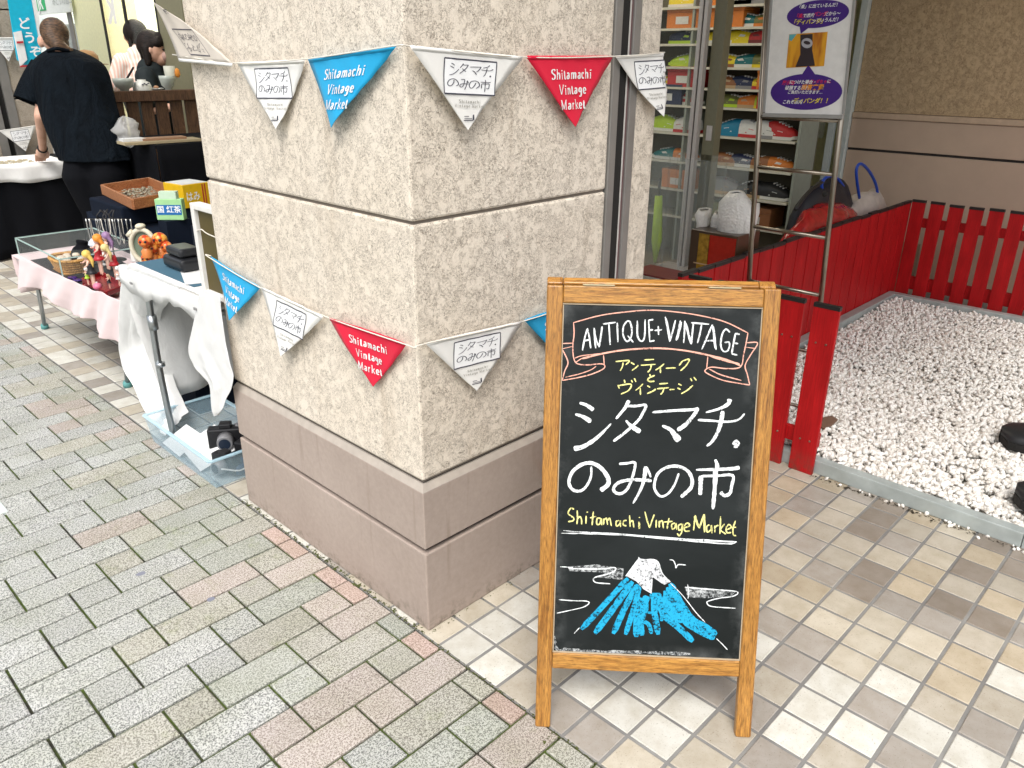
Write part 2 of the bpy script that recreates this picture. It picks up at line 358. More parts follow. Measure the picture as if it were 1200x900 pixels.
def hidden(x, y):
    if x > .03 and y > .03 and x < .86 and y < .93: return True
    # line of sight crosses the pillar
    for s in [i/14 for i in range(2, 14)]:
        p = CP.lerp(Vector((x, y, 0)), s)
        if 0.02 < p.x < .85 and .02 < p.y < .93: return True
    return False
def lay(cells, parent, name, meshes, limit=300):
    vis = []; rest = []
    for c in cells:
        d = inview(c[0], c[1]); (vis if d and not hidden(c[0], c[1]) else rest).append((d or 99, c))
    vis.sort(key=lambda q: q[0]); rest += vis[limit:]; vis = vis[:limit]
    for d, (x, y, kind, m) in vis:
        o = bpy.data.objects.new(name, meshes[kind]); C.objects.link(o); o.parent = parent
        o.location = (x, y, rnd.uniform(-.0012, .0006)); o.rotation_euler = (rnd.gauss(0, .004), rnd.gauss(0, .004), rnd.gauss(0, .004))
        o.material_slots[0].link = 'OBJECT'; o.material_slots[0].material = mt[m]
    bym = {}
    for d, (x, y, kind, m) in rest: bym.setdefault(m, []).append((x, y, kind))
    b = MB(); mats = list(bym); idx = []
    for k, m in enumerate(mats):
        for x, y, kind in bym[m]:
            me = meshes[kind]; b.add([v.co+Vector((x, y, rnd.uniform(-.0012, .0006))) for v in me.vertices], [tuple(p.vertices) for p in me.polygons]); idx += [k]*len(me.polygons)
    o = b.build('outer_'+name+'s', mt[mats[0]], parent, kind='stuff')
    for m in mats[1:]: o.data.materials.append(mt[m])
    o.data.polygons.foreach_set('material_index', idx)
BX, BY, BP, BQ = -.0735, .032, .107, .1017
cells = []
for r in range(-10, 68):
    y = BY+(r+.5)*BQ
    xs = [-.018]                                  # right to left: joint positions of this row
    for m in range(0, 24):
        x = BX-BP*m                               # column k' relative to -.609 is 5-m ; missing joint rows are 2+k' mod 3
        if (r-(2+(5-m))) % 3 == 0: continue
        xs.append(x)
    for a, b in zip(xs, xs[1:]):
        w = a-b; kind = 'e%.3f' % w
        q = rnd.random(); near = a > -.19
        if near and y > 1.15: m = 'brick_pink' if q < .12 else 'brick_tan' if q < .5 else 'brick_green' if q < .72 else 'brick_grey'
        elif near: m = 'brick_red' if (w < .07 and q < .5 and -.6 < y < 1.1) else 'brick_pink' if q < .40 else 'brick_tan' if q < .75 else 'brick_green'
        elif a > -.45 and y < 1.2: m = 'brick_pink' if q < .12 else 'brick_tan' if q < .26 else 'brick_green' if q < .36 else 'brick_grey'
        else: m = 'brick_tan' if q < .05 else 'brick_green' if q < .12 else 'brick_grey'
        cells.append(((a+b)/2, y, kind, m))
meshes = {k: slab_mesh('brick', float(k[1:])-.0068, BQ-.0068) for k in {c[2] for c in cells}}
lay(cells, paving, 'brick', meshes)
TX, TY, TP, TQ = -.0171, -.0583, .106, .1049
cells = []
for i in range(0, 52):
    for j in range(-26, 76):
        x, y = TX+(i+.5)*TP, TY+(j+.5)*TQ
        if x > 1.62 and y < .25: continue
        if y > .9 and x > 3.2: continue
        q = rnd.random()
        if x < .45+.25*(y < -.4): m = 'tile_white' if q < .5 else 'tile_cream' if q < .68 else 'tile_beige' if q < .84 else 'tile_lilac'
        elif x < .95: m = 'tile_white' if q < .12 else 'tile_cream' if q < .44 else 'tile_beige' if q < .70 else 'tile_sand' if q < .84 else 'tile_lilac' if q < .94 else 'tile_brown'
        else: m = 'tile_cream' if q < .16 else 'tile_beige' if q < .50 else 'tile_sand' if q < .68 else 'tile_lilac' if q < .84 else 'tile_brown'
        cells.append((x, y, 't', m))
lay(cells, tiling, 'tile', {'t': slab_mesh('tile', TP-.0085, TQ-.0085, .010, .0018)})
# moss tufts along the foot of the pillar and the curb of the tiles
b = MB()
def tufts(p, q, n, s):
    for k in range(n):
        t = rnd.random(); c = Vector(p).lerp(Vector(q), t)+Vector((rnd.gauss(0, .004), rnd.gauss(0, .004), 0))
        r = s*rnd.uniform(.4, 1.3)
        b.add([c+Vector((rnd.gauss(0, r), rnd.gauss(0, r), rnd.uniform(-.004, r*.7))) for _ in range(4)], [(0,1,2),(0,2,3),(1,3,2),(0,3,1)])
tufts((-.012, .0, 0), (-.012, .96, 0), 380, .0035); tufts((-.02, -.62, -.002), (-.02, -.02, -.002), 380, .003); tufts((-.10, -.46, -.002), (-.02, -.46, 0), 60, .003)
tufts((0, -.008, 0), (.5, -.008, 0), 90, .0028); tufts((-.018, 1, -.004), (-.018, 4, -.004), 260, .003)
b.build('moss', plain('moss', (.075, .085, .025), .95), kind='stuff')
for u, v, r in ((165, 672, .013), (247, 702, .012), (560, 700, .006)):
    p = at(u, v, 2, .0006); b = MB(); b.poly([p+Vector((r*(.8+.4*rnd.random())*math.cos(a), r*.8*(.8+.4*rnd.random())*math.sin(a), 0)) for a in [2*math.pi*i/11 for i in range(11)]], (0,0,1), .001)
    b.build('gum_stain', plain('gum', (.20, .21, .26), .7) if u == 165 else bpy.data.materials['gum'], paving)
# manhole frame at the left edge
M = Matrix.Translation((-.594, 1.439, 0)) @ Matrix.Rotation(R(0), 4, 'Z')
t_ = empty('drain_cover', (-.80, 1.60, 0), 'small steel framed drain cover set into the grey brick paving', 'drain cover')
b = MB(); b.box((-1.0, 1.445, -.02), (-.597, 1.475, .003)); b.box((-.627, 1.475, -.02), (-.597, 1.80, .003)); b.build('frame', mt['alu_line'], t_, bev=.001)
b = MB(); b.box((-1.0, 1.478, -.02), (-.630, 1.80, -.004)); b.build('lid', solid('lid_blue', (.16, .19, .24), .6), t_)
# ================================================================ PILLAR
pil = empty('stucco_pillar', (0, 0, 0), 'large square beige stucco pillar with mauve plinth behind the chalkboard sign', 'pillar')
PX, PYD = .675, .95
def band(name, z0, z1, m, ins=0.0, bev=.004, x1=PX, y1=PYD, parent=pil):
    b = MB(); b.box((ins, ins, z0), (x1-ins*0, y1-ins, z1)); return b.build(name, m, parent, bev=bev)
band('plinth_block', 0, .2395, mt['plinth']); band('plinth_block', .2545, .418, mt['plinth'], bev=.003)
b = MB(); P0 = [(0,0,.4182),(PX,0,.4182),(PX,PYD,.4182),(0,PYD,.4182)]; P1 = [(.011,.011,.436),(PX,.011,.436),(PX,PYD-.011,.436),(.011,PYD-.011,.436)]
b.add(P0+P1, [(4,5,6,7)]+[(i,(i+1)%4,4+(i+1)%4,4+i) for i in range(4)]); b.build('plinth_coping', mt['ledge'], pil)
for z0, z1 in ((.447, 1.071), (1.078, 1.72), (1.729, 2.37), (2.379, 3.0)): band('stucco_band', z0, z1, mt['stucco'], .006, .006)
b = MB(); b.box((.016, .016, .02), (PX-.002, PYD-.016, .44)); b.build('joint_core', mt['groove'], pil); b = MB(); b.box((.013, .013, .4405), (PX-.002, PYD-.013, 3.0)); b.build('joint_core', solid('groove_soft', (.20, .17, .14), .9), pil)
# expansion joint: rail, dark slot, rail, then a narrow stucco return
rl = empty('joint_rail', (.72, 0, 0), 'tall grey metal joint rail with dark slot on the right side of the stucco pillar', 'metal rail')
b = MB(); b.box((.6765, .002, 0), (.706, .05, 3)); b.build('flange', mt['rail'], rl, bev=.002)
b = MB(); b.box((.7065, .005, 0), (.737, .05, 3)); b.build('slot', mt['dark'], rl)
b = MB(); b.box((.7375, .004, 0), (.7425, .05, 3)); b.build('slot_edge', solid('pale', (.55, .53, .50), .4), rl)
b = MB(); b.box((.743, .008, 0), (.755, .05, 3)); b.build('gasket', mt['maroon'], rl)
b = MB(); b.box((.7555, .002, 0), (.786, .05, 3)); b.build('flange', mt['rail'], rl, bev=.002)
st = empty('stucco_strip', (.83, 0, 0), 'narrow strip of beige stucco wall between grey joint rail and shoe shop window', 'wall')
b = MB(); b.box((.7865, .006, .36), (.884, .05, 3)); b.build('stucco_face', mt['stucco'], st, bev=.004)
b = MB(); b.box((.7865, .002, 0), (.892, .048, .3595)); b.build('skirting', mt['ledge'], st, bev=.003)
b = MB(); b.box((.69, .0505, 0), (.884, .90, 3)); b.build('stucco_return', mt['stucco'], st)
# ================================================================ SHOP BUILDING
bld = empty('shop_building', (2.5, 2, 0), 'building of the shoe shop whose upper floor overhangs the tiled arcade', 'building')
b = MB(); b.box((.0, -2.0, 3.0), (9.0, 3.9, 3.35)); b.build('overhang', solid('soffit', (.62, .60, .56), .7), bld)
bw = empty('back_wall', (4.6, 0, 0), 'brown stucco wall above smooth tan panels behind the red fence', 'wall')
for y0, y1 in ((-.098, .94), (-1.20, -.104), (-2.3, -1.206), (-3.4, -2.306)):
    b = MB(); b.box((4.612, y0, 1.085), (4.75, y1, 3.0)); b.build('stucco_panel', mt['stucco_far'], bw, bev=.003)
b = MB(); b.box((4.588, -3.4, 1.045), (4.75, .94, 1.083)); b.build('ledge', mt['ledgefar'], bw, bev=.006)
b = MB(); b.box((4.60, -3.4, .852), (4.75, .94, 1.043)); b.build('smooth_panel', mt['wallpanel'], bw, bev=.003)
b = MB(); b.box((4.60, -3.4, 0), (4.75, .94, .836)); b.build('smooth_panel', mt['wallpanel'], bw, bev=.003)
b = MB(); b.box((4.615, -3.4, .02), (4.74, .94, 2.9)); b.build('joint_core', mt['groove'], bw)
b = MB(); b.box((4.56, .942, 0), (4.75, .985, 3.0)); b.build('corner_post', mt['alu_line'], bw, bev=.002)
# shop interior shell
sh = empty('shop_interior', (6, 3, 0), 'warm lit interior of the shoe shop with pale yellow walls', 'shop interior')
b = MB(); b.box((2.2, .92, -.002), (9, 4.3, .004)); b.build('floor', plain('shopfloor', (.20, .15, .08), .35, .2, 6), sh)
b = MB(); b.box((2.35, 4.3, 0), (9, 4.38, 3)); b.build('side_wall', solid('shopwall', (.42, .43, .33), .7), sh)
b = MB(); b.box((8.9, .95, 0), (9, 4.3, 3)); b.build('rear_wall', mt['shopwall'], sh)
b = MB(); b.box((4.76, .99, 0), (4.90, 1.9, 3)); b.build('yellow_wall', solid('yellow_wall', (.62, .60, .34), .45), sh)
b = MB(); b.box((2.2, .99, 2.72), (9, 4.3, 2.8)); b.build('ceiling', solid('ceil', (.7, .7, .66), .7), sh)
def lamp(x, y, sx, sy, w, z=2.70, label='long lit ceiling lamp inside the shoe shop'):
    m = M_('lamp_glow', lambda t: t.out((.8, .8, .8), .5, emit=(1, .90, .70), es=w))
    b = MB(); b.box((x-sx/2, y-sy/2, z), (x+sx/2, y+sy/2, z+.015)); o = b.build('ceiling_lamp', m); tag(o, label, 'ceiling lamp', 'lamps on the shop ceiling'); return o
for x, y in ((3.2, 2.0), (3.2, 3.2), (5.8, 1.6), (5.8, 3.2)): lamp(x, y, 1.2, .16, 15, label='long lit ceiling lamp %s part of the shoe shop' % ('over the front left' if x < 4 and y < 3 else 'over the rear left' if x < 4 else 'over the front right' if y < 3 else 'over the rear right'))
# ================================================================ PEBBLE BED, CURB
bed = empty('pebble_bed', (2.7, -.8, 0), kind='structure')
b = MB(); b.box((1.60, -2.8, -.027), (3.94, .24, .028)); b.build('bed_base', mt['gravelbed'], bed)
cu = empty('curb_frame', (1.56, -.6, 0), 'low grey metal curb framing the bed of white pebbles', 'curb')
def rail2(p, q, w, h, nm='curb_rail', lip=True):
    p, q = Vector(p), Vector(q); d = (q-p).normalized(); n = Vector((-d.y, d.x, 0))
    b = MB(); b.add([p, q, q+n*w, p+n*w, p+Vector((0,0,h)), q+Vector((0,0,h)), q+n*w+Vector((0,0,h)), p+n*w+Vector((0,0,h))], [(0,3,2,1),(4,5,6,7),(0,1,5,4),(1,2,6,5),(2,3,7,6),(3,0,4,7)])
    b.build(nm, mt['alu'], cu, bev=.003)
    if lip:
        b = MB(); a = p-n*.0015; c = q-n*.0015
        b.add([a+Vector((0,0,h-.010)), c+Vector((0,0,h-.010)), c+Vector((0,0,h-.007)), a+Vector((0,0,h-.007))], [(0,1,2,3)]); b.build('edge_line', mt['alu_line'], cu)
rail2((1.545, -2.8, 0), (1.545, -1.02, 0), -.044, .052); rail2((1.545, -1.018, 0), (1.560, .24, 0), -.044, .052)
rail2((1.606, .235, 0), (3.93, .235, 0), .05, .085, lip=False); rail2((3.93, .285, 0), (3.93, -2.8, 0), .05, .085, lip=False)
def ico(sub):
    bm = bmesh.new(); bmesh.ops.create_icosphere(bm, subdivisions=sub, radius=1)
    v = np.array([p.co[:] for p in bm.verts]); f = np.array([[q.index for q in p.verts] for p in bm.faces]); bm.free(); return v, f
rs = np.random.RandomState(5)
def pebbles(n, x0, x1, y0, y1, sub, s0, s1, zlo, zhi, extra=None):
    v, f = ico(sub); nv = len(v)
    c = np.stack([rs.uniform(x0, x1, n), rs.uniform(y0, y1, n), rs.uniform(zlo, zhi, n)], 1)
    c[:, 2] += .012*np.sin(c[:, 0]*5.1+c[:, 1]*3)+.008*np.sin(c[:, 1]*9-c[:, 0]*2)
    if extra is not None: c = extra; n = len(c)
    s = rs.uniform(s0, s1, (n, 1))*np.stack([rs.uniform(.9, 1.35, n), rs.uniform(.7, 1.0, n), rs.uniform(.5, .8, n)], 1)
    q = rs.normal(size=(n, 4)); q /= np.linalg.norm(q, axis=1)[:, None]; w, x, y, z = q.T
    Rm = np.stack([1-2*(y*y+z*z), 2*(x*y-z*w), 2*(x*z+y*w), 2*(x*y+z*w), 1-2*(x*x+z*z), 2*(y*z-x*w), 2*(x*z-y*w), 2*(y*z+x*w), 1-2*(x*x+y*y)], 1).reshape(n, 3, 3)
    jit = 1+rs.normal(0, .13, (n, nv, 1))
    V = np.einsum('nij,nvj->nvi', Rm, v[None]*s[:, None, :]*jit)+c[:, None, :]
    F = f[None]+(np.arange(n)*nv)[:, None, None]
    return V.reshape(-1, 3), F.reshape(-1, 3)
def npmesh(name, parts, m, parent, kind='stuff', **k):
    V = np.concatenate([p[0] for p in parts]); off = np.cumsum([0]+[len(p[0]) for p in parts[:-1]]); F = np.concatenate([p[1]+o for p, o in zip(parts, off)])
    V = V-np.array(W[parent.name].translation) if parent else V
    me = bpy.data.meshes.new(name); me.vertices.add(len(V)); me.vertices.foreach_set('co', V.ravel()); me.loops.add(F.size); me.loops.foreach_set('vertex_index', F.ravel().astype(np.int32))
    me.polygons.add(len(F)); me.polygons.foreach_set('loop_start', np.arange(0, F.size, 3, dtype=np.int32)); me.polygons.foreach_set('loop_total', np.full(len(F), 3, np.int32)); me.polygons.foreach_set('use_smooth', np.ones(len(F), bool)); me.update(calc_edges=True); me.validate()
    o = bpy.data.objects.new(name, me); C.objects.link(o); me.materials.append(m); o.parent = parent; o['kind'] = kind; return o
b = MB()
for k in range(420):
    y = rnd.uniform(-1.5, -.33); x = 1.538-abs(rnd.gauss(0, .010)); c = Vector((x, y, .0)); r = rnd.uniform(.0015, .0045)
    b.add([c+Vector((rnd.gauss(0, r), rnd.gauss(0, r), rnd.uniform(-.001, r))) for _ in range(4)], [(0,1,2),(0,2,3),(1,3,2),(0,3,1)])
b.build('grit_and_shade', solid('grit_and_shade', (.05, .04, .025), .95), kind='stuff')  # dark debris that doubles as the shadow gap under the curb
pp = [pebbles(17500, 1.600, 2.6, -1.75, .225, 2, .0060, .0130, .030, .058), pebbles(24000, 2.6, 3.92, -1.75, .225, 1, .0065, .0125, .030, .060)]
ex = np.array([[1.535+rs.normal(0, .006)-.02*(rs.rand() < .2), y, .004] for y in rs.uniform(-1.05, -.32, 26)])
pp.append(pebbles(0, 0, 1, 0, 1, 2, .004, .008, 0, 1, ex))
npmesh('pebbles', pp, mt['pebble'], bed)
# dark leaf scrap
b = MB(); b.poly([at(958,498,2,.075), at(960,490,2,.075), at(974,487,2,.078), at(982,491,2,.078), at(976,497,2,.076), at(966,502,2,.076)], (0,0,1), .006)
tag(b.build('wood_scrap', solid('scrap', (.20, .12, .08), .7)), 'small brown scrap of wood lying on the pebbles behind the nearest red plank', 'wood scrap')
# ================================================================ RED FENCES
def fence(name, p, q, z0, z1, n, gap, rails, label, group=None, th=.018, side=1, lens=None, railth=.022):
    p, q = Vector(p), Vector(q); L = (q-p).length; d = (q-p).normalized(); nn = Vector((-d.y, d.x, 0))*side
    fz = empty(name, p, label, 'fence', group)
    pitch = L/n
    for k in range(n):
        a = p+d*(k*pitch+gap/2); c = p+d*((k+1)*pitch-gap/2); top = z1+rnd.uniform(-.004, .004)
        b = MB(); b.add([a, c, c+nn*th, a+nn*th]+[v+Vector((0,0,top-z0)) for v in (a, c, c+nn*th, a+nn*th)], [(0,3,2,1),(4,5,6,7),(0,1,5,4),(1,2,6,5),(2,3,7,6),(3,0,4,7)])
        pk = b.build('plank', mt['red'], fz, bev=.0015)
        a2, c2 = a-d*.0008-nn*.0012, c+d*.0008-nn*.0012; t2 = th+.0024
        b = MB(); b.add([v+Vector((0,0,top-z0-hh)) for hh in (.012, -.0025) for v in (a2, c2, c2+nn*t2, a2+nn*t2)], [(0,3,2,1),(4,5,6,7),(0,1,5,4),(1,2,6,5),(2,3,7,6),(3,0,4,7)])
        b.build('end_cap', mt['black_paint'], fz if 0 else pk)
        if L < 1:
            for zc, h in rails+[(.50, 0)]:
                for sx in (.3, .7):
                    m_ = a.lerp(c, sx)-nn*.0004+Vector((0,0,zc-z0)); b = MB(); b.tube([m_+nn*.002, m_-nn*.0012], [.0042, .0034], 10); b.build('screw', mt['steel'], pk)
    for zc, h in rails:
        b = MB(); a = p+d*(gap/2+.004)+nn*(th+.001)+Vector((0,0,zc-h/2-z0)); c = q-d*(gap/2+.004)+nn*(th+.001)+Vector((0,0,zc-h/2-z0))
        b.add([a, c, c+nn*railth, a+nn*railth]+[v+Vector((0,0,h)) for v in (a, c, c+nn*railth, a+nn*railth)], [(0,3,2,1),(4,5,6,7),(0,1,5,4),(1,2,6,5),(2,3,7,6),(3,0,4,7)])
        b.build('rail', mt['red'], fz, bev=.0015)
fence('slat_fence', (1.56, .290, .0), (4.08, .290, .0), 0, .625, 20, .008, [(.50, .07), (.14, .07)], 'long red slatted fence along the shop side of the pebble bed')
fence('slat_fence', (4.07, .30, .055), (4.07, -2.64, .055), .055, .630, 28, .030, [(.50, .055), (.13, .08)], 'red slatted fence at the far end against the tan wall', side=1)
fr = fence('slat_fence', (1.528, .255, 0), (1.528, -.366, 0), 0, .640, 5, .034, [(.13, .055)], 'short red fence with separate planks right beside the chalkboard sign', side=1, th=.016)
# ================================================================ STROKES: chalk and print
def ribbon(pts, w, n=5, jit=.12, taper=.0, wf=None, closed=False):
    """2-D stroke -> list of quads (left/right points) ; pts in picture or flag units"""
    P = curve([Vector((p[0], p[1], 0)) for p in pts], n)
    k = len(P); out = []
    for i, p in enumerate(P):
        t = (P[min(i+1, k-1)]-P[max(i-1, 0)]); t = t.normalized() if t.length else Vector((1,0,0)); nn = Vector((-t.y, t.x, 0))
        s = i/(k-1); ww = (w[0]+(w[1]-w[0])*s) if isinstance(w, tuple) else w
        if wf: ww *= wf(t)
        ww *= 1+rnd.uniform(-jit, jit)
        e = min(i, k-1-i)
        if e == 0: ww *= .55
        out.append((p+nn*ww/2, p-nn*ww/2))
    return out
class Print:
    """collects flat strokes on a surface given by f(x, y, lift)"""
    def __init__(s, f): s.f = f; s.b = MB(); s.k = 0
    def stroke(s, pts, w, **k):
        q = ribbon(pts, w, **k); s.k += 1; l = s.k*.000012
        vs = [s.f(p.x, p.y, l) for pr in q for p in pr]
        s.b.add(vs, [(2*i, 2*i+1, 2*i+3, 2*i+2) for i in range(len(q)-1)])
    def poly(s, pts):
        s.k += 1; l = s.k*.000012
        s.b.add([s.f(x, y, l) for x, y in pts], [tuple(range(len(pts)))])
    def build(s, name, m, parent, **k): return s.b.build(name, m, parent, local=True, **k) if s.b.v else None
KANA = [  # the big two-line title, traced in units of the 1200x696 close-up
 ([(140,82),(180,95),(218,122)], (14, 24)), ([(115,145),(160,160),(205,188)], (12, 26)), ([(108,340),(160,328),(225,288),(280,238),(318,198)], (30, 9)),
 ([(418,68),(395,110),(345,172)], (22, 13)), ([(398,98),(455,100),(512,95),(495,140),(468,182),(400,245),(330,298)], (14, 15)), ([(400,180),(430,212),(482,245)], (10, 30)),
 ([(548,135),(660,126),(775,120),(803,118),(775,160),(735,205),(690,236)], (12, 24)), ([(605,210),(650,232),(675,262),(700,296)], (12, 40)),
 ([(985,60),(975,88),(925,115),(850,136)], (26, 10)), ([(805,178),(880,182),(950,188),(1010,184),(1045,168),(1068,142)], (14, 10)), ([(945,128),(935,190),(915,250),(885,300),(855,325)], (26, 12)),
 ([(1005,318),(1018,300),(1030,308),(1022,325),(1008,322)], 17),
 ([(206,440),(205,490),(185,540),(150,575),(105,572),(80,530),(100,470),(150,430),(205,420),(260,448),(298,500),(300,540),(258,575)], (11, 26)),
 ([(362,425),(405,422),(450,418),(448,460),(430,520),(405,570),(372,592),(340,585),(332,560),(360,530),(420,515),(480,515),(545,520)], (13, 18)), ([(512,440),(508,480),(495,540),(468,600),(440,648)], (26, 9)), ([(512,440),(530,470),(540,500)], (14, 10)),
 ([(698,478),(675,540),(640,590),(600,608),(572,585),(560,545),(580,480),(630,445),(690,438),(745,462),(772,510),(765,560),(710,612)], (11, 20)),
 ([(903,400),(912,425),(915,448)], (14, 26)), ([(795,458),(900,456),(1000,452),(1040,445)], (12, 22)), ([(822,492),(820,550),(818,600)], (26, 20)), ([(822,494),(910,492),(1000,490),(995,550),(985,590),(955,603),(932,583)], (13, 20)), ([(905,450),(900,560),(890,680)], (26, 20))]
GL = {  # small handwritten / serif latin letters, unit box 0..1 wide, y up, x-height .62
 'S': (.62, [[(.56,.85),(.46,.97),(.26,1),(.08,.88),(.10,.68),(.30,.54),(.50,.40),(.55,.20),(.42,.03),(.22,0),(.06,.12)]]),
 'h': (.66, [[(.12,1),(.12,0)], [(.12,.45),(.26,.62),(.44,.60),(.50,.42),(.50,0)]]), 'i': (.30, [[(.15,.62),(.15,0)], [(.14,.86),(.17,.88)]]),
 't': (.42, [[(.18,.85),(.18,.12),(.28,0),(.38,.06)], [(.04,.62),(.36,.62)]]), 'a': (.56, [[(.10,.52),(.25,.63),(.40,.56),(.42,.40),(.42,.02)], [(.42,.36),(.20,.32),(.07,.18),(.14,.02),(.30,.02),(.42,.16)]]),
 'm': (.98, [[(.12,.62),(.12,0)], [(.12,.45),(.26,.62),(.42,.58),(.46,.40),(.46,0)], [(.46,.42),(.60,.62),(.76,.58),(.80,.40),(.80,0)]]),
 'c': (.54, [[(.46,.50),(.32,.63),(.14,.54),(.08,.30),(.16,.06),(.32,0),(.47,.10)]]), 'V': (.76, [[(.06,1),(.36,0)], [(.70,1),(.38,0)]]),
 'n': (.64, [[(.12,.62),(.12,0)], [(.12,.45),(.26,.62),(.44,.58),(.50,.42),(.50,0)]]), 'g': (.58, [[(.44,.60),(.22,.62),(.08,.42),(.14,.22),(.32,.20),(.44,.34),(.44,.60)], [(.44,.5),(.44,-.12),(.30,-.30),(.10,-.24)]]),
 'e': (.54, [[(.09,.33),(.46,.33),(.44,.52),(.28,.63),(.12,.52),(.08,.30),(.16,.06),(.32,0),(.47,.10)]]), 'M': (.98, [[(.12,0),(.12,1)], [(.12,1),(.46,.05)], [(.46,.05),(.82,1)], [(.82,1),(.82,0)]]),
 'r': (.44, [[(.12,.62),(.12,0)], [(.12,.42),(.24,.62),(.40,.58)]]), 'k': (.60, [[(.12,1),(.12,0)], [(.50,.62),(.14,.26)], [(.24,.36),(.54,0)]]), ' ': (.34, [])}
SERIF = {'h': [(.12,0),(.50,0),(.10,1)], 'i': [(.15,0),(.12,.62)], 'm': [(.12,0),(.46,0),(.80,0),(.10,.62)], 'n': [(.12,0),(.50,0),(.10,.62)], 'M': [(.12,0),(.82,0),(.10,1),(.84,1)], 'V': [(.08,1),(.68,1)], 'r': [(.12,0),(.10,.62)], 'k': [(.12,0),(.54,0),(.10,1),(.48,.62)]}
def latin(pr, text, x, y, h, w, track=.10, center=True, serif=True, sx=1.0):
    tot = sum(GL[c][0]+track for c in text)*h*sx
    if center: x -= tot/2
    wf = (lambda t: .38+.85*abs(t.y)) if serif else None
    for c in text:
        wd_, st_ = GL[c]
        for s in st_:
            q = [(x+a*h*sx, y+b*h) for a, b in s]
            if len(s) == 2 and abs(s[0][0]-s[1][0]) < .06 and abs(s[0][1]-s[1][1]) < .1: pr.stroke([(q[0][0]-w*.55, q[0][1]), (q[1][0]+w*.55, q[1][1])], w*1.2, jit=0, n=1); continue
            pr.stroke(q, w, jit=.02, wf=wf, n=4 if len(s) > 2 else 1)
        if serif:
            for a, b in SERIF.get(c, []): pr.stroke([(x+(a-.10)*h*sx, y+b*h), (x+(a+.10)*h*sx, y+b*h)], w*.5, jit=0, n=1)
        x += (wd_+track)*h*sx
def textmesh(body, size, offset=0, align='CENTER', shear=0):
    cu_ = bpy.data.curves.new('t', 'FONT'); cu_.body = body; cu_.size = size; cu_.align_x = align; cu_.align_y = 'CENTER'; cu_.offset = offset; cu_.shear = shear; cu_.resolution_u = 3
    o = bpy.data.objects.new('t', cu_); scene.collection.objects.link(o)
    dg = bpy.context.evaluated_depsgraph_get(); e = o.evaluated_get(dg); me = e.to_mesh()
    vs = [Vector(v.co) for v in me.vertices]; fs = [tuple(p.vertices) for p in me.polygons]
    e.to_mesh_clear(); bpy.data.objects.remove(o); return vs, fs
def puttext(b, body, size, f, **k):
    vs, fs = textmesh(body, size, **k); b.add([f(v.x, v.y) for v in vs], fs)
# ================================================================ A-FRAME CHALKBOARD
A = Vector((-.0404, -.4187, 0)); nx = Vector((.6526, -.7577, 0)); nb = Vector((.7577, .6526, 0)); up = (nb*.25+Vector((0,0,.965))).normalized(); bk = nx.cross(up)*-1
if bk.dot(nb) < 0: bk = -bk
def frameM(o, x, y, z):
    return Matrix(((x.x, y.x, z.x, o.x), (x.y, y.y, z.y, o.y), (x.z, y.z, z.z, o.z), (0, 0, 0, 1)))
BM = frameM(A, nx, bk, up); BI = BM.inverted()
sg = empty('chalkboard_sign', BM, 'wooden A-frame chalkboard sign with white Japanese chalk title and blue mountain drawing', 'chalkboard sign')
BW = .4836
def lb(name, a, c, m, bev=.004, **k):
    b = MB(); b.box(a, c); return b.build(name, m, sg, bev=bev, seg=3, local=True, **k)
lb('stile', (0, 0, 0), (.0345, .022, .997), mt['oak_v']); lb('stile', (BW-.0345, 0, 0), (BW, .022, .999), mt['oak_v'])
lb('top_rail', (.0347, .001, .960), (BW-.0347, .021, .997), mt['oak_h'], .003); lb('bottom_rail', (.0347, .001, .143), (BW-.0347, .021, .180), mt['oak_h'], .003)
lb('chalkboard', (.030, .007, .170), (BW-.030, .013, .968), mt['board'], 0)
for a, c in (((.0347, .0045, .1802), (BW-.0347, .0068, .1832)), ((.0347, .0045, .957), (BW-.0347, .0068, .9598)), ((.0347, .0045, .184), (.0368, .0068, .956)), ((BW-.0368, .0045, .184), (BW-.0347, .0068, .956))):
    lb('inner_bead', a, c, solid('bead', (.42, .34, .24), .7), 0)
# rear frame hinged at the top
dwn = (nb*.52+Vector((0,0,-.96))).normalized(); top = A+up*.990+bk*.028
def rl_(p): return BI @ p
rb = MB()
rz = -dwn; ry = nx.cross(rz); ry = ry if ry.dot(nb) > 0 else -ry
RM = frameM(top+dwn*1.03, nx, ry, rz)
def rearbox(name, a, c, m):
    b = MB(); b.box(a, c); vs = [BI @ (RM @ p) for p in b.v]; b.v = vs; b.build(name, m, sg, bev=.003, local=True)
rearbox('rear_stile', (0, 0, 0), (.034, .02, 1.045), mt['oak_v']); rearbox('rear_stile', (BW-.040, 0, 0), (BW-.006, .02, 1.045), mt['oak_v'])
rearbox('rear_top_rail', (.0342, .001, 1.003), (BW-.0402, .019, 1.045), mt['oak_h']); rearbox('rear_bottom_rail', (.0342, .001, .20), (BW-.0402, .019, .237), mt['oak_h'])
rearbox('rear_panel', (.030, .008, .23), (BW-.036, .012, 1.01), mt['board'])
for x in (.075, .335):
    b = MB(); b.box((x, -.001, .9975), (x+.066, .040, 1.0003)); b.build('hinge', solid('brass', (.50, .42, .26), .4, metal=.6), sg, local=True)
    b = MB(); [b.box((x+.012+k*.022, .004, 1.0003), (x+.024+k*.022, .030, 1.0008)) for k in range(2)]; b.build('hinge_slot', mt['dark'], sg, local=True)
def bd(u, v, lift=0):                       # chalk marks: place on the face of the board
    o = BM.translation+bk*.007; d = ray(u, v); p = CP+d*((o-CP).dot(bk)/d.dot(bk)); q = BI @ p
    return Vector((q.x, .0070-.0004-lift, q.z))
def zm(ox, oy, sc): return lambda x, y, l=0: bd(ox+x/sc, oy+y/sc, l)
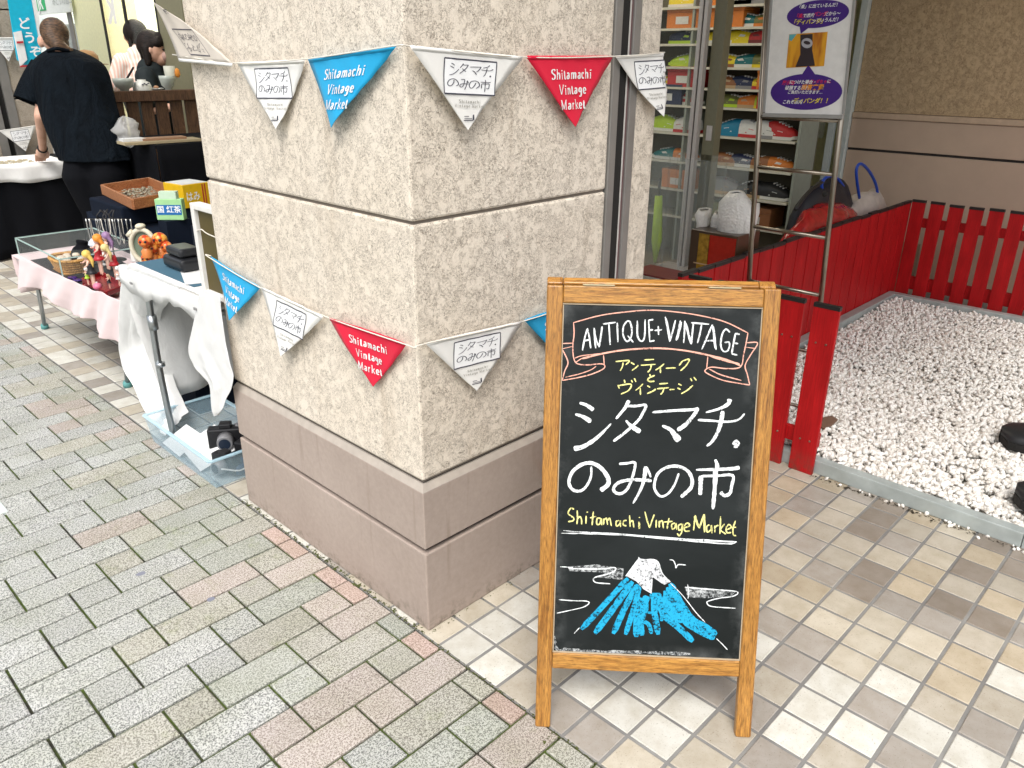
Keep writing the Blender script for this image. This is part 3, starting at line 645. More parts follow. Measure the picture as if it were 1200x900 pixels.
# banner
f1 = zm(650, 350, 4.615)
pr = Print(f1)
for s, w in (([(100,130),(250,90),(400,70),(520,62),(640,70),(780,90),(920,125),(1045,185)],6),([(102,130),(105,190),(98,260),(104,325),(125,352),(180,358),(245,352),(270,360),(262,380),(200,408),(120,428),(40,442)],6),
    ([(58,425),(140,405),(195,385),(225,365)],5),([(40,442),(55,390),(72,345),(50,290),(28,248),(98,240)],6),([(35,272),(98,258)],4),([(264,305),(268,355)],5),([(108,322),(150,308),(262,296)],5),
    ([(150,325),(262,296),(400,275),(560,268),(700,280),(830,305),(930,330),(1005,362)],9),([(840,310),(930,338),(1000,352)],9),([(112,345),(160,318),(262,297)],5),
    ([(1045,185),(1035,240),(1022,300),(1005,368),(930,378),(850,370),(815,385),(822,402),(900,438),(980,455),(1055,467)],6),([(1055,467),(1042,410),(1030,360),(1062,300),(1097,240),(1040,238)],6),
    ([(1035,262),(1088,270)],4),([(828,312),(822,378)],5),([(835,380),(900,412),(1010,442)],6)): pr.stroke(s, w)
pr.build('chalk_banner', mt['ch_pink'], sg)
pr = Print(f1)
for s in ([(150,280),(163,210),(178,160)],[(178,160),(188,215),(195,268)],[(158,228),(190,222)],[(222,268),(216,210),(213,158)],[(213,158),(222,215),(240,262)],[(240,262),(250,200),(257,150)],[(262,137),(330,128)],[(293,133),(300,250)],[(338,130),(342,235)],
    [(392,120),(372,150),(370,195),(388,230),(408,218),(418,175),(408,128),(392,120)],[(395,200),(425,236)],[(447,118),(448,200),(468,230),(486,205),(489,112)],[(508,115),(514,232)],[(508,117),(533,113)],[(512,170),(532,168)],[(512,232),(540,226)],
    [(540,172),(580,168)],[(560,148),(562,196)],[(598,98),(612,170),(622,232)],[(622,232),(640,170),(653,116)],[(680,118),(668,180),(657,226)],[(697,240),(702,175),(703,120)],[(703,120),(722,190),(738,246)],[(738,246),(744,190),(750,130)],
    [(738,130),(835,138)],[(795,136),(785,190),(772,240)],[(795,275),(825,205),(852,140)],[(852,140),(862,205),(873,276)],[(820,228),(866,226)],[(948,182),(925,165),(905,195),(898,250),(912,284),(938,278),(944,238),(918,236)],
    [(978,185),(966,245),(957,298)],[(978,188),(1000,193)],[(968,240),(992,243)],[(957,298),(987,305)]): pr.stroke(s, 8.5, jit=.2)
for s in ([(602,105),(624,228)],[(684,125),(662,220)],[(708,130),(734,235)],[(858,150),(868,268)]): pr.stroke(s, 12, jit=.2)
pr.build('chalk_lettering', mt['ch_white'], sg)
pr = Print(f1)
for s in ([(330,340),(402,335),(384,358)],[(370,345),(366,368),(354,390)],[(412,345),(432,356)],[(418,388),(440,372),(452,360)],[(483,332),(537,328)],[(466,360),(545,355)],[(522,356),(518,380),(503,398)],[(592,352),(568,372),(545,386)],[(572,368),(572,402)],
    [(600,376),(655,374)],[(692,336),(672,362)],[(690,337),(728,328),(710,362),(680,390)],[(514,408),(518,424)],[(542,414),(512,428),(503,440),(515,448),(540,446)],[(376,438),(380,455)],[(342,466),(350,486)],[(345,470),(412,462),(400,495),(358,516)],[(415,440),(421,453)],[(430,430),(440,450)],
    [(478,460),(458,480),(437,496)],[(462,482),(464,520)],[(500,470),(516,479)],[(500,513),(530,500),(547,488)],[(565,461),(612,457)],[(553,487),(618,481)],[(590,485),(584,505),(572,518)],[(620,492),(648,490)],[(668,460),(686,469)],[(663,482),(681,491)],[(684,514),(718,494),(747,468)],[(733,430),(743,446)],[(752,424),(766,442)]): pr.stroke(s, 7, jit=.25)
f3 = zm(640, 580, 4.736)
pr.build('chalk_lettering', mt['ch_yellow'], sg); pr2 = Print(f3)
for s in ([(155,80),(138,73),(122,98),(135,115),(152,126),(150,142),(122,148)],[(172,85),(174,125),(171,162)],[(171,138),(186,120),(196,135),(197,163)],[(222,115),(221,160)],[(228,92),(229,98)],[(262,92),(258,130),(255,168)],[(243,127),(277,119)],[(303,130),(284,130),(281,160),(298,160),(306,132),(309,168)],
    [(320,130),(319,165)],[(320,142),(334,128),(341,165)],[(341,142),(353,130),(362,172)],[(404,140),(389,148),(390,172),(407,162),(411,142),(413,178)],[(447,140),(431,145),(428,165),(446,172)],[(463,113),(466,176)],[(465,152),(480,143),(487,182)],[(514,148),(516,188)],[(517,122),(518,127)],
    [(548,92),(560,140),(574,182)],[(574,182),(588,140),(600,108)],[(611,138),(610,181)],[(628,143),(628,180)],[(628,152),(644,143),(651,186)],[(682,128),(676,155),(671,188)],[(652,150),(702,146)],[(715,155),(697,163),(699,187),(714,182),(720,157),(724,193)],
    [(752,160),(734,170),(737,195),(751,188),(757,160),(752,205),(738,226),(727,212)],[(768,182),(796,170),(785,155),(769,168),(769,198),(797,200)],[(818,196),(822,155),(827,112)],[(827,112),(838,150),(848,184)],[(848,184),(862,145),(876,106)],[(876,106),(876,155),(878,208)],
    [(906,165),(891,175),(894,205),(914,192),(917,167),(920,212)],[(935,170),(936,207)],[(935,184),(944,172),(957,168)],[(968,118),(964,216)],[(990,160),(968,192),(997,217)],[(1002,192),(1027,180),(1015,163),(1000,180),(1003,208),(1026,208)],[(1050,143),(1036,190),(1040,222),(1054,224)],[(1018,182),(1054,178)]): pr2.stroke(s, 7.5, jit=.18)
for s in ([(822,118),(848,182)],[(850,184),(874,112)],[(878,108),(880,205)],[(516,150),(518,186)]): pr2.stroke(s, 10, jit=.2)
pr2.build('chalk_lettering', mt['ch_yellow'], sg)
f2 = zm(650, 455, 4.8)
pr = Print(f2)
for s, w in KANA: pr.stroke(s, tuple(q*1.0 for q in w) if isinstance(w, tuple) else w*1.2, jit=.13, n=7)
pr.build('chalk_title', mt['ch_white'], sg)
pr = Print(f3)
pr.stroke([(95,197),(200,206),(350,212),(700,238),(900,250),(1057,259)], 4.5, jit=.5); pr.stroke([(85,212),(250,215),(420,222),(700,246),(1000,271),(1057,259)], 6.5, jit=.5); pr.stroke([(570,232),(800,248),(1040,262)], 7, jit=.6)
pr.build('chalk_underline', mt['ch_white'], sg)
pr = Print(f3)
for s, w in (([(455,462),(330,600),(195,745)],32),([(480,480),(380,620),(270,768)],36),([(505,500),(440,620),(372,770)],34),([(512,540),(480,650),(440,775)],30),([(530,570),(505,680),(500,788)],36),([(560,560),(545,600),(520,640)],40),
    ([(560,600),(525,700),(530,780)],38),([(600,560),(600,640),(622,775)],34),([(625,555),(650,660),(735,735),(815,812)],36),([(660,530),(700,660),(760,700)],38),([(688,490),(740,590),(800,680),(860,735)],40),([(675,510),(720,620),(790,690)],40),
    ([(650,560),(680,640),(745,685)],36),([(760,700),(860,760),(935,795)],34),([(800,690),(880,730),(945,775)],36),([(575,560),(600,560),(640,560)],34),([(480,640),(560,650),(620,660)],14),([(490,500),(515,520),(505,560)],26),([(540,700),(570,720),(585,770)],22),([(600,600),(640,650),(640,700)],22)): pr.stroke(s, w, jit=.06)
pr.build('chalk_mountain', mt['ch_blue'], sg)
pr = Print(lambda x, y, l=0: f3(x, y, l+.0004))
pr.poly([(440,448),(512,352),(612,363),(645,435),(690,482),(655,498),(625,478),(592,455),(585,548),(540,522),(500,478),(470,462)])
pr.build('chalk_snow_cap', mt['ch_cap'], sg)
for nm, ss in (('chalk_outline', (([(440,450),(515,350)],4),([(512,345),(522,358)],6),([(515,360),(612,363),(645,435),(690,482)],5),([(688,487),(760,560),(830,650),(882,706)],4.5))), ('chalk_line', (([(945,796),(975,825),(1005,857)],5),)), ('chalk_line', (([(155,768),(185,736)],5),)),
    ('chalk_cloud', (([(78,398),(110,399),(150,404)],4.5),([(125,408),(300,410),(378,402),(380,420),(335,440),(275,455),(262,470),(280,486),(355,492)],6))), ('chalk_bird', (([(685,358),(706,364),(717,388),(720,405),(733,386),(775,388)],5),)),
    ('chalk_cloud', (([(785,495),(790,540),(787,575)],4),([(770,512),(900,522),(1055,535),(1040,560),(960,572),(900,588),(893,600),(920,618),(1050,628)],5.5))), ('chalk_cloud', (([(70,580),(150,586),(222,588),(238,600),(205,622),(130,640),(60,655)],5),))):
    pr = Print(lambda x, y, l=0: f3(x, y, l+.0006))
    for q_, w in ss: pr.stroke(q_, w, jit=.25)
    pr.build(nm, mt['ch_white'], sg)
for p in ([(120,398),(280,385),(430,408),(425,470),(270,455),(340,430),(130,422)],[(770,505),(1055,532),(1030,558),(900,572),(785,568)]):
    pr = Print(lambda x, y, l=0: f3(x, y, l+.0002)); pr.poly(p); pr.build('chalk_smudge', mt['ch_smear'], sg)
pr = Print(lambda x, y, l=0: f3(x, y, l+.0002)); pr.stroke([(44,780),(52,840),(75,862),(120,858),(300,868),(500,872),(800,882)], 16, jit=.5); pr.build('chalk_smudge', mt['ch_smear'], sg)
# ================================================================ BUNTING
def pennant(TL, TR, TP, nrm, kind, label, group=None, off=.014, seed=0, bend=None, flip=False):
    """triangular flag from three world points on the wall plane; nrm points off the wall"""
    TL, TR, TP = Vector(TL), Vector(TR), Vector(TP); nrm = Vector(nrm)
    x = (TR-TL); Wd = x.length; x.normalize(); z = nrm.cross(x); z = z if z.z > 0 else -z; z.normalize()
    o = TL+nrm*off; M = frameM(o, x, z.cross(x), z); yv = z.cross(x); sgn = 1 if yv.dot(nrm) > 0 else -1
    tp = Vector(((TP-TL).dot(x), (TP-TL).dot(z)))
    r = random.Random(seed); ph = r.uniform(0, 6); amp = r.uniform(.003, .0075); curl = r.uniform(.006, .022)
    def F(a, b, l=0):                       # a along the top 0..Wd, b height (<=0)
        s = -b/max(.01, -tp.y) if not flip else abs(b)/abs(tp.y)
        out = amp*math.sin(a/Wd*5+ph)*(.4+s)+curl*s*s+.0012*math.sin(a*90+b*60)
        p = Vector((a, sgn*(out+l), b))
        if bend is not None and a > bend: d = a-bend; p = Vector((bend+d*.25, sgn*(out*.3+l)-sgn*d*.95, b))
        return p
    fl = empty('pennant', M, label, 'pennant', group)
    rows = []; nr, nc = 14, 12
    for i in range(nr+1):
        s = i/nr; L_ = Vector((0, 0)).lerp(tp, s); R_ = Vector((Wd, 0)).lerp(tp, s)
        rows.append([F(*(L_.lerp(R_, j/nc))) for j in range(nc+1)])
    b = MB(); b.grid(rows); b.build('cloth', mt['fl_'+kind] if not flip else mt['fl_back'], fl, local=True, solid=.0012)
    b = MB(); b.grid([[F(a, h, .0012) for a in [Wd*(.008+.984*j/nc) if h > -.004 else Wd*(.02+.96*j/nc) for j in range(nc+1)]] for h in (.0015, -.0065)]) ; b.build('hem', mt['fl_'+kind], fl, local=True, solid=.001)
    H = -tp.y; cx = Wd*.5+(tp.x-Wd*.5)*.35
    def sk(px, py, l=0):                    # print units: 0..1 across, y down 0..1 ; sheared toward the tip
        return F(px*Wd+(tp.x-Wd*.5)*py*.85, -py*H, .0020+l)
    if kind == 'white' and not flip or flip:
        if flip: sk = lambda px, py, l=0: F((1-px)*Wd*.72+Wd*.12+(tp.x-Wd*.5)*py*.85, tp.y*py, .0016+l)
        pr = Print(sk); x0, x1, y0, y1 = .275, .745, .10, .535
        for s in ([(x0,y0),(x1,y0)],[(x1,y0),(x1,y1)],[(x1,y1),(x0,y1)],[(x0,y1),(x0,y0)]):
            horiz = abs(s[0][1]-s[1][1]) < .01; t = .008 if horiz else .0042
            a, c = s; q = [(a[0], a[1]-.009), (c[0], c[1]-.009), (c[0], c[1]+.009), (a[0], a[1]+.009)] if horiz else [(a[0]-.0042, a[1]), (c[0]-.0042, c[1]), (c[0]+.0042, c[1]), (a[0]+.0042, a[1])]
            n = 6
            for i in range(n):
                e = [Vector(p) for p in q]; pr.poly([e[0].lerp(e[1], i/n)[:2], e[0].lerp(e[1], (i+1)/n)[:2], e[3].lerp(e[2], (i+1)/n)[:2], e[3].lerp(e[2], i/n)[:2]])
        for s, w in KANA:
            q = [(x0+.03+(px-75)/1000*(x1-x0-.055), y0+.045+(py-60)/620*(y1-y0-.085)) for px, py in s]
            pr.stroke(q, .0078, jit=.05, n=4)
        pr.build('title_print', mt['ink'], fl)
        if not flip:
            b = MB(); b.grid([[sk(x0+(x1-x0)*j/8, y0+(y1-y0)*i/8, -.0004) for j in range(9)] for i in range(9)]); b.build('title_panel', mt['print_box'], fl, local=True)
        pr = Print(lambda a, c, l=0: sk(a, -c, l))
        if not flip:
            latin(pr, 'Shitamachi', .515, -.645, .040, .006, .28, sx=.62); latin(pr, 'Vintage Market', .515, -.700, .040, .006, .28, sx=.62)
            pr.build('subtitle_print', mt['ink_soft'], fl)
        pr = Print(sk)
        for q in ([(.455,.865),(.535,.86),(.535,.872),(.455,.877)],[(.535,.80),(.548,.79),(.55,.855),(.535,.872)],[(.46,.845),(.53,.84),(.53,.847),(.46,.852)],[(.46,.815),(.50,.812),(.50,.820),(.46,.823)]): pr.poly(q)
        pr.build('book_logo', mt['ink'], fl)
    elif kind != 'white':
        pr = Print(lambda a, c, l=0: sk(a, -c/ .5*1.0, l))
        for line, yy in (('Shitamachi', -.155), ('Vintage', -.262), ('Market', -.369)):
            latin(pr, line, .5, yy, .066, .0125, .16, sx=1.0)
        pr.build('lettering', mt['print_white'], fl)
    return fl
L, T = (-1, 0, 0), (0, -1, 0)
def onL(u, v): return at(u, v, 0, -.0)
def onR(u, v): return at(u, v, 1, -.0)
G1 = 'pennants of the bunting strung round the pillar'
pennant(onL(282,74), onL(360,70), onL(332,151), L, 'white', 'white pennant with boxed Japanese title, left of the upper blue pennant', G1, seed=1, off=.006)
pennant(onL(364,70), onL(467,54), onL(397,149), L, 'blue', 'bright blue pennant with white lettering in the upper row of bunting', G1, seed=2, off=.008)
pennant(onR(474,54), onR(608,67), onR(541,152), T, 'white', 'largest white pennant hanging right at the pillar corner, upper row', G1, seed=3, off=.014)
pennant(onR(611,66), onR(714,66), onR(667,148), T, 'red', 'red pennant with white lettering in the upper row of bunting', G1, seed=4, off=.012)
pennant(onR(718,66), onR(790,62), onR(765,136), T, 'white', 'white pennant hanging over the grey joint rail, rightmost of the upper row', G1, seed=5, off=.010, bend=.218)
pennant(onL(249,300), onL(308,336), onL(279,373), L, 'blue', 'blue pennant leftmost in the lower row beside the white table cloth', G1, seed=6, off=.008)
pennant(onL(312,335), onL(385,370), onL(339,415), L, 'white', 'white pennant between the blue and the red one in the lower row', G1, seed=7, off=.014)
pennant(onL(391,371), onL(481,402), onL(441,452), L, 'red', 'red pennant hanging in the lower row of bunting', G1, seed=8, off=.010)
pennant(onR(494,401), onR(608,375), onR(554,456), T, 'white', 'white pennant in the lower row between red pennant and chalkboard sign', G1, seed=9, off=.012)
pennant(onR(611,374), (.655, 0, .793), (.50, 0, .632), T, 'blue', 'blue pennant mostly hidden behind the chalkboard frame', G1, seed=10, off=.010)
# folded pennant thrown upwards at the left edge of the pillar
tl, tr_ = onL(216,69), onL(282,75)
pennant(tl, tr_, Vector((0, 1.005, 1.535)), L, 'white', 'pennant flipped upwards with its print upside down at the upper left pillar edge', G1, seed=11, off=.016, flip=True)
def cordobj(pts, label, r=.0016):
    b = MB(); b.tube(curve(pts, 5), r, 6); tag(b.build('bunting_cord', mt['cord']), label, 'cord', 'cords that carry the bunting')
e = .014
cordobj([onL(208,64)+Vector((-e,0,0)), onL(282,74)+Vector((-e,0,0)), onL(362,70)+Vector((-e,0,.001)), onL(467,54)+Vector((-e,0,0)), (-e,-e,1.423), onR(474,54)+Vector((.01,-e,0)), onR(609,67)+Vector((0,-e,0)), onR(716,66)+Vector((0,-e,0)), (.884,-.008,1.419), (.90,.06,1.42)], 'thin pale cord of the upper row of bunting round the pillar')
cordobj([(-.004,.962,.846), onL(249,300)+Vector((-e,0,0)), onL(310,336)+Vector((-e,0,0)), onL(388,370)+Vector((-e,0,0)), onL(481,402)+Vector((-e,0,0)), (-e,-e,.804), onR(494,401)+Vector((0,-e,0)), onR(609,375)+Vector((0,-e,0)), (.66,-e,.793), (.69,-.004,.80)], 'thin pale cord of the lower row of bunting round the pillar')
# ================================================================ STALLS TO THE LEFT OF THE PILLAR
def V3(*a): return Vector(a)
def drape(chA, chB, rows, cols, nrm, amp, freq, ph=0, grow=True):
    """cloth between two matching chains of points; folds run along the chains"""
    A_, B_ = curve(chA, 8), curve(chB, 8); out = []
    def res(P, t):
        f_ = t*(len(P)-1); i = min(int(f_), len(P)-2); return P[i].lerp(P[i+1], f_-i)
    nrm = Vector(nrm)
    for i in range(rows+1):
        t = i/rows; a, c = res(A_, t), res(B_, t); w = (c-a).length
        e1, e2 = (c-a).normalized()*.006*noise.noise(Vector((t*9, ph, 1)))*2, (c-a).normalized()*.006*noise.noise(Vector((t*9, ph, 7)))*2; a, c = a+e1, c+e2
        out.append([a.lerp(c, j/cols)+nrm*(amp*(t if grow else 1)*(1.1-2.2*abs(math.sin(j/cols*freq*.5+ph+t*.9))**.8+.4*math.sin(j/cols*freq*1.9+ph*2-t*2))+.003*noise.noise(Vector((j*.6, i*.5, ph)))) for j in range(cols+1)])
    return out
# ---- near table with white cloth
X0 = -.02
nt_ = empty('folding_table', (.25, 1.36, 0), 'small folding table with grey tube legs under a white cloth beside the pillar', 'table')
b = MB(); b.box((.0, 1.03, .660), (.60, 1.68, .682)); b.build('tabletop', solid('tabletop', (.6, .6, .58), .5), nt_, bev=.004)
foot = at(205, 518, 2, 0)
b = MB(); b.tube(curve([foot, (.018, 1.585, .30), (.02, 1.575, .56), (.02, 1.555, .615), (.02, 1.50, .632), (.02, 1.20, .632), (.06, 1.08, .625), (.22, 1.07, .61), (.26, 1.07, .5), (.26, 1.07, .0)], 6), .0125, 12); b.build('leg_frame', mt['pipe'], nt_)
b = MB(); b.tube([(.545, 1.58, 0), (.545, 1.58, .63), (.545, 1.10, .63), (.545, 1.09, 0)], .0125, 12); b.build('leg_frame', mt['pipe'], nt_)
for z0, z1, r in ((.46, .515, .0175), (.315, .33, .0165), (0, .018, .016)):
    p = Vector((.018, 1.583, 0)); b = MB(); b.tube([(foot.x+(.02-foot.x)*min(1, z/.5), foot.y+(1.577-foot.y)*min(1, z/.5), z) for z in (z0, z1)], r, 12); b.build('leg_collar', mt['pipe'], nt_)
wc = empty('tablecloth', (.25, 1.36, .69), 'creased white cloth hanging in two tails from the folding table beside the pillar', 'tablecloth')
def LX(u, v, x=X0): return at(u, v, 0, x)
b = MB(); b.box((-.012, 1.0, .684), (.62, 1.70, .688)); b.build('top_sheet', mt['white_cloth'], wc, bev=.002)
# rolled front edge
P = []
for i in range(61):
    t = i/60; y = 1.70-.71*t; drop = .062+.022*math.sin(t*7)+.02*t
    w_ = .0022*math.sin(t*29)+.001*math.sin(t*61+1); P.append([V3(.01, y, .690), V3(-.018, y, .6895), V3(-.0215, y, .684), V3(-.0225, y, .670), V3(-.023-w_*.5, y, .688-drop*.6), V3(-.023-w_, y, .688-drop+.006*math.sin(t*37))])
b = MB(); b.grid(P); b.build('front_fold', mt['white_cloth'], wc, solid=.0012)
b = MB(); b.grid(drape([LX(151,309), LX(142,335), LX(139,380), LX(141,425), LX(160,465), LX(182,503), LX(190,512)], [LX(212,336,-.012), LX(200,352,.04), LX(191,362,.08), LX(188,378,.10), LX(193,412,.10), LX(206,455,.10), LX(219,484,.09)], 34, 30, L, .009, 13)); b.build('hanging_tail', mt['white_cloth'], wc, solid=.002, sub=1)
b = MB(); b.grid(drape([LX(233,345,-.03), LX(227,375,-.03), LX(220,415,-.03), LX(232,437,-.03), LX(243,450,-.03), LX(246,480,-.03), LX(250,488,-.03)], [LX(258,343,-.028), LX(262,390,-.028), LX(268,420,-.028), LX(274,442,-.028), LX(268,462,-.028), LX(262,478,-.028), LX(255,487,-.028)], 28, 16, L, .008, 9, 1)); b.build('hanging_tail', mt['white_cloth'], wc, solid=.002, sub=1)
b = MB(); b.grid(drape([(.60,1.70,.684), (.61,1.70,.4), (.60,1.69,.16)], [(.60,1.0,.684), (.61,1.0,.4), (.60,1.0,.16)], 16, 24, (1,0,0), .012, 22, 2)); b.build('rear_panel', mt['grey_cloth'], wc, solid=.002)
b = MB(); b.grid(drape([(.0,1.705,.684), (.0,1.71,.5), (.06,1.70,.12)], [(.61,1.705,.684), (.61,1.71,.4), (.60,1.70,.16)], 16, 20, (0,1,0), .010, 18, 2)); b.build('side_panel', mt['white_cloth'], wc, solid=.002)
for u, v in ((154, 332), (229, 362)):
    p = LX(u, v, -.032); b = MB(); b.box(p+V3(-.003,-.009,-.004), p+V3(.001,.009,.004)); b.build('clip', solid('clipgrey', (.25,.25,.25), .4), wc)
b = MB(); b.box((.04, 1.22, .6885), (.56, 1.69, .6905)); tag(b.build('table_mat', mt['teal_cloth']), 'dark teal cloth mat lying on the white cloth of the near table', 'mat')
b = MB(); b.box((0, 0, 0), (.19, .27, .0012)); b.v = [Matrix.Translation((.03, 1.26, .6912)) @ (Matrix.Rotation(R(-20), 4, 'Z') @ p) for p in b.v]; tag(b.build('paper_sheet', solid('paper', (.72, .73, .73), .7)), 'white sheet of paper lying on the dark teal mat', 'paper')
# case and framed picture on that table
cs = empty('black_case', at(218, 314, 2, .693), 'black rounded camera case on the teal mat of the near table', 'case')
c0 = W[cs.name].translation; b = MB(); b.box(c0+V3(-.045,-.07,0), c0+V3(.05,.09,.045)); b.build('case_base', solid('blk_leather', (.014, .015, .018), .35), cs, bev=.014, seg=3)
b = MB(); b.box(c0+V3(-.035,-.05,.0455), c0+V3(.045,.075,.078)); b.build('case_lid', mt['blk_leather'], cs, bev=.013, seg=3)
fr_ = empty('picture_frame', at(240, 343, 0, .035), 'white framed dark olive picture standing on the near table against the pillar', 'picture frame')
q = [at(u, v, 0, .03) for u, v in ((224,242), (262,240), (264,345), (235,343))]
def slabq(q, th, nrm=(-1,0,0)): b = MB(); b.poly(q, nrm, th); return b
def inset(q, t): c = sum(q, Vector())/4; return [p+(c-p)*t for p in q]
y0, y1, z0, z1 = .80, 1.105, .694, .985
for nm, a, c in (('frame_side', (.016,y1-.022,z0), (.052,y1,z1)), ('frame_side', (.016,y0,z0), (.052,y0+.022,z1)), ('frame_top', (.016,y0+.0225,z1-.018), (.052,y1-.0225,z1)), ('frame_bottom', (.016,y0+.0225,z0), (.052,y1-.0225,z0+.018))):
    b = MB(); b.box(a, c); b.build(nm, solid('frame_white', (.74,.73,.70), .5), fr_, bev=.003)
b = MB(); b.box((.030, y0+.02, z0+.016), (.040, y1-.02, z1-.016)); b.build('backing', solid('olive', (.085,.062,.012), .5), fr_)
b = MB(); b.tube(curve([(.020, y1-.02, z1-.085), (.018, y1-.055, z1-.075), (.02, y1-.10, z1-.085), (.02, y0+.03, z1-.09)], 4), .0018, 6); b.build('hanging_string', mt['cord'], fr_)
# ---- low table with pink cloth
pt = empty('low_table', (.22, 2.75, 0), 'long low table under a pale pink cloth left of the pillar', 'table')
PZ = .452
b = MB(); b.box((.035, 2.08, PZ-.03), (.44, 3.28, PZ-.006)); b.build('tabletop', mt['tabletop'], pt, bev=.003)
for (u, v), tp in (((53,385), (.10,3.26)), ((150,453), (.10,2.14))):
    f_ = at(u, v, 2, 0); b = MB(); b.tube([f_, (tp[0], tp[1], PZ-.03)], .011, 10); lg = b.build('leg', mt['pipe'], pt)
    b = MB(); b.lathe(f_, [(.0, 0), (.020, 0), (.020, .02), (.014, .03), (.0, .03)], 12); b.build('foot_cap', solid('footcap', (.12,.34,.33), .5), lg)
for y in (2.16, 3.2): b = MB(); b.tube([(.41, y, 0), (.41, y, PZ-.03)], .011, 10); b.build('leg', mt['pipe'], pt)
pc = empty('tablecloth', (.22, 2.75, PZ), 'pale pink cloth with wavy hem on the long low table', 'tablecloth')
b = MB(); b.box((.02, 2.05, PZ-.004), (.46, 3.30, PZ)); b.build('top_sheet', mt['pink_cloth'], pc)
top = [LX(u, v, .018) for u, v in ((22,301), (60,318), (97,334), (122,344), (146,354))]
bot = [LX(u, v, .012) for u, v in ((23,341), (33,336), (48,343), (62,352), (80,368), (96,371), (108,376), (116,392), (130,399), (146,410))]
P = drape(top, bot, 40, 10, L, .0, 1)
for i, r in enumerate(P):
    for j, p in enumerate(r): r[j] = p+V3(-.016*(j/10)*(math.sin(i*.62)+.6*math.sin(i*1.33+1)), 0, 0)
b = MB(); b.grid(P); b.build('front_drape', mt['pink_cloth'], pc, solid=.002, sub=1)
b = MB(); b.grid(drape([(.02,3.30,PZ), (.02,3.31,.25)], [(.46,3.30,PZ), (.46,3.31,.25)], 8, 12, (0,1,0), .01, 12)); b.build('side_drape', mt['pink_cloth'], pc, solid=.002)
# glass case
gc = empty('glass_case', (.22, 2.95, PZ), 'clear glass display case on the far end of the pink table', 'display case')
gx0, gx1, gy0, gy1, gz = .045, .42, 2.62, 3.26, .085
for nm, a, c in (('pane', (gx0,gy0,0), (gx0+.004,gy1,gz)), ('pane', (gx1-.004,gy0,0), (gx1,gy1,gz)), ('pane', (gx0+.005,gy0,0), (gx1-.005,gy0+.004,gz)), ('pane', (gx0+.005,gy1-.004,0), (gx1-.005,gy1,gz)), ('lid', (gx0,gy0,gz+.001), (gx1,gy1,gz+.005))):
    b = MB(); b.box(V3(*a)+V3(0,0,PZ+.001), V3(*c)+V3(0,0,PZ+.001)); b.build(nm, mt['glass'], gc)
b = MB()
for p, q in (((gx0,gy0),(gx0,gy1)), ((gx0,gy1),(gx1,gy1)), ((gx1,gy1),(gx1,gy0)), ((gx1,gy0),(gx0,gy0))): b.bar((p[0],p[1],PZ+gz+.004), (q[0],q[1],PZ+gz+.004), .005, .005)
for x, y in ((gx0,gy0),(gx0,gy1)): b.bar((x,y,PZ), (x,y,PZ+gz), .005, .005)
b.build('edge', solid('glassedge', (.45,.62,.58), .2), gc)
b = MB(); b.box((.05, 2.30, PZ+.0005), (.36, 3.1, PZ+.003)); tag(b.build('table_mat', solid('mat_black', (.02,.022,.025), .8)), 'black mat lying on the pink tablecloth under the basket', 'mat')
for k in range(7):
    p = V3(rnd.uniform(.08,.3), 2.7+.07*k, PZ+.004); b = MB(); s = rnd.uniform(.012,.022); b.ball(p+V3(0,0,s*.5), (s, s*.7, s*.5), 8, 6)
    tag(b.build('trinket', solid('trk%d' % (k%3), ((.7,.7,.68), (.05,.05,.06), (.5,.4,.2))[k%3], .3)), ('pale', 'black', 'brass coloured')[k%3]+' trinket, number of pieces from the near end of the glass case: %s' % ('none','one','two','three','four','five','six')[k], 'trinket', 'trinkets in the glass case')
# wicker basket
bk_ = empty('basket', at(84, 317, 2, PZ+.004), 'small woven straw basket on the black mat', 'basket')
c0 = W[bk_.name].translation
def basketring(z, rx, ry, r): return [c0+V3(rx*math.cos(a)*(abs(math.cos(a))**-.25 if abs(math.cos(a)) > .1 else 1), ry*math.sin(a)*(abs(math.sin(a))**-.25 if abs(math.sin(a)) > .1 else 1), z) for a in [2*math.pi*i/28 for i in range(29)]]
for i in range(6):
    b = MB(); t = i/5; b.tube(basketring(.006+.058*t, .055+.018*t, .085+.022*t, 0), .0062 if i < 5 else .0085, 6, cap=False); b.build('wicker_band', M_('wicker', lambda t: t.out(t.mix(t.ramp(t.noise(t.obj(), 160, 3), [(.35,0.),(.6,1.)]), (.30,.13,.03), (.66,.38,.12)), .6, t.bump(t.noise(t.obj(), 200, 2), .6, .002))) if 'wicker' not in mt else mt['wicker'], bk_)
    mt.setdefault('wicker', bpy.data.materials['wicker'])
b = MB(); b.box(c0+V3(-.055,-.085,.001), c0+V3(.055,.085,.006)); b.build('base', mt['wicker'], bk_)
b = MB()
for k in range(9): b.ball(c0+V3(rnd.uniform(-.04,.04), rnd.uniform(-.07,.07), .055+rnd.random()*.012), (.018,.024,.01), 8, 5)
tag(b.build('shell_trinkets', solid('shell', (.68,.60,.48), .5), kind='stuff'), 'pale shells heaped in the straw basket', 'shells')
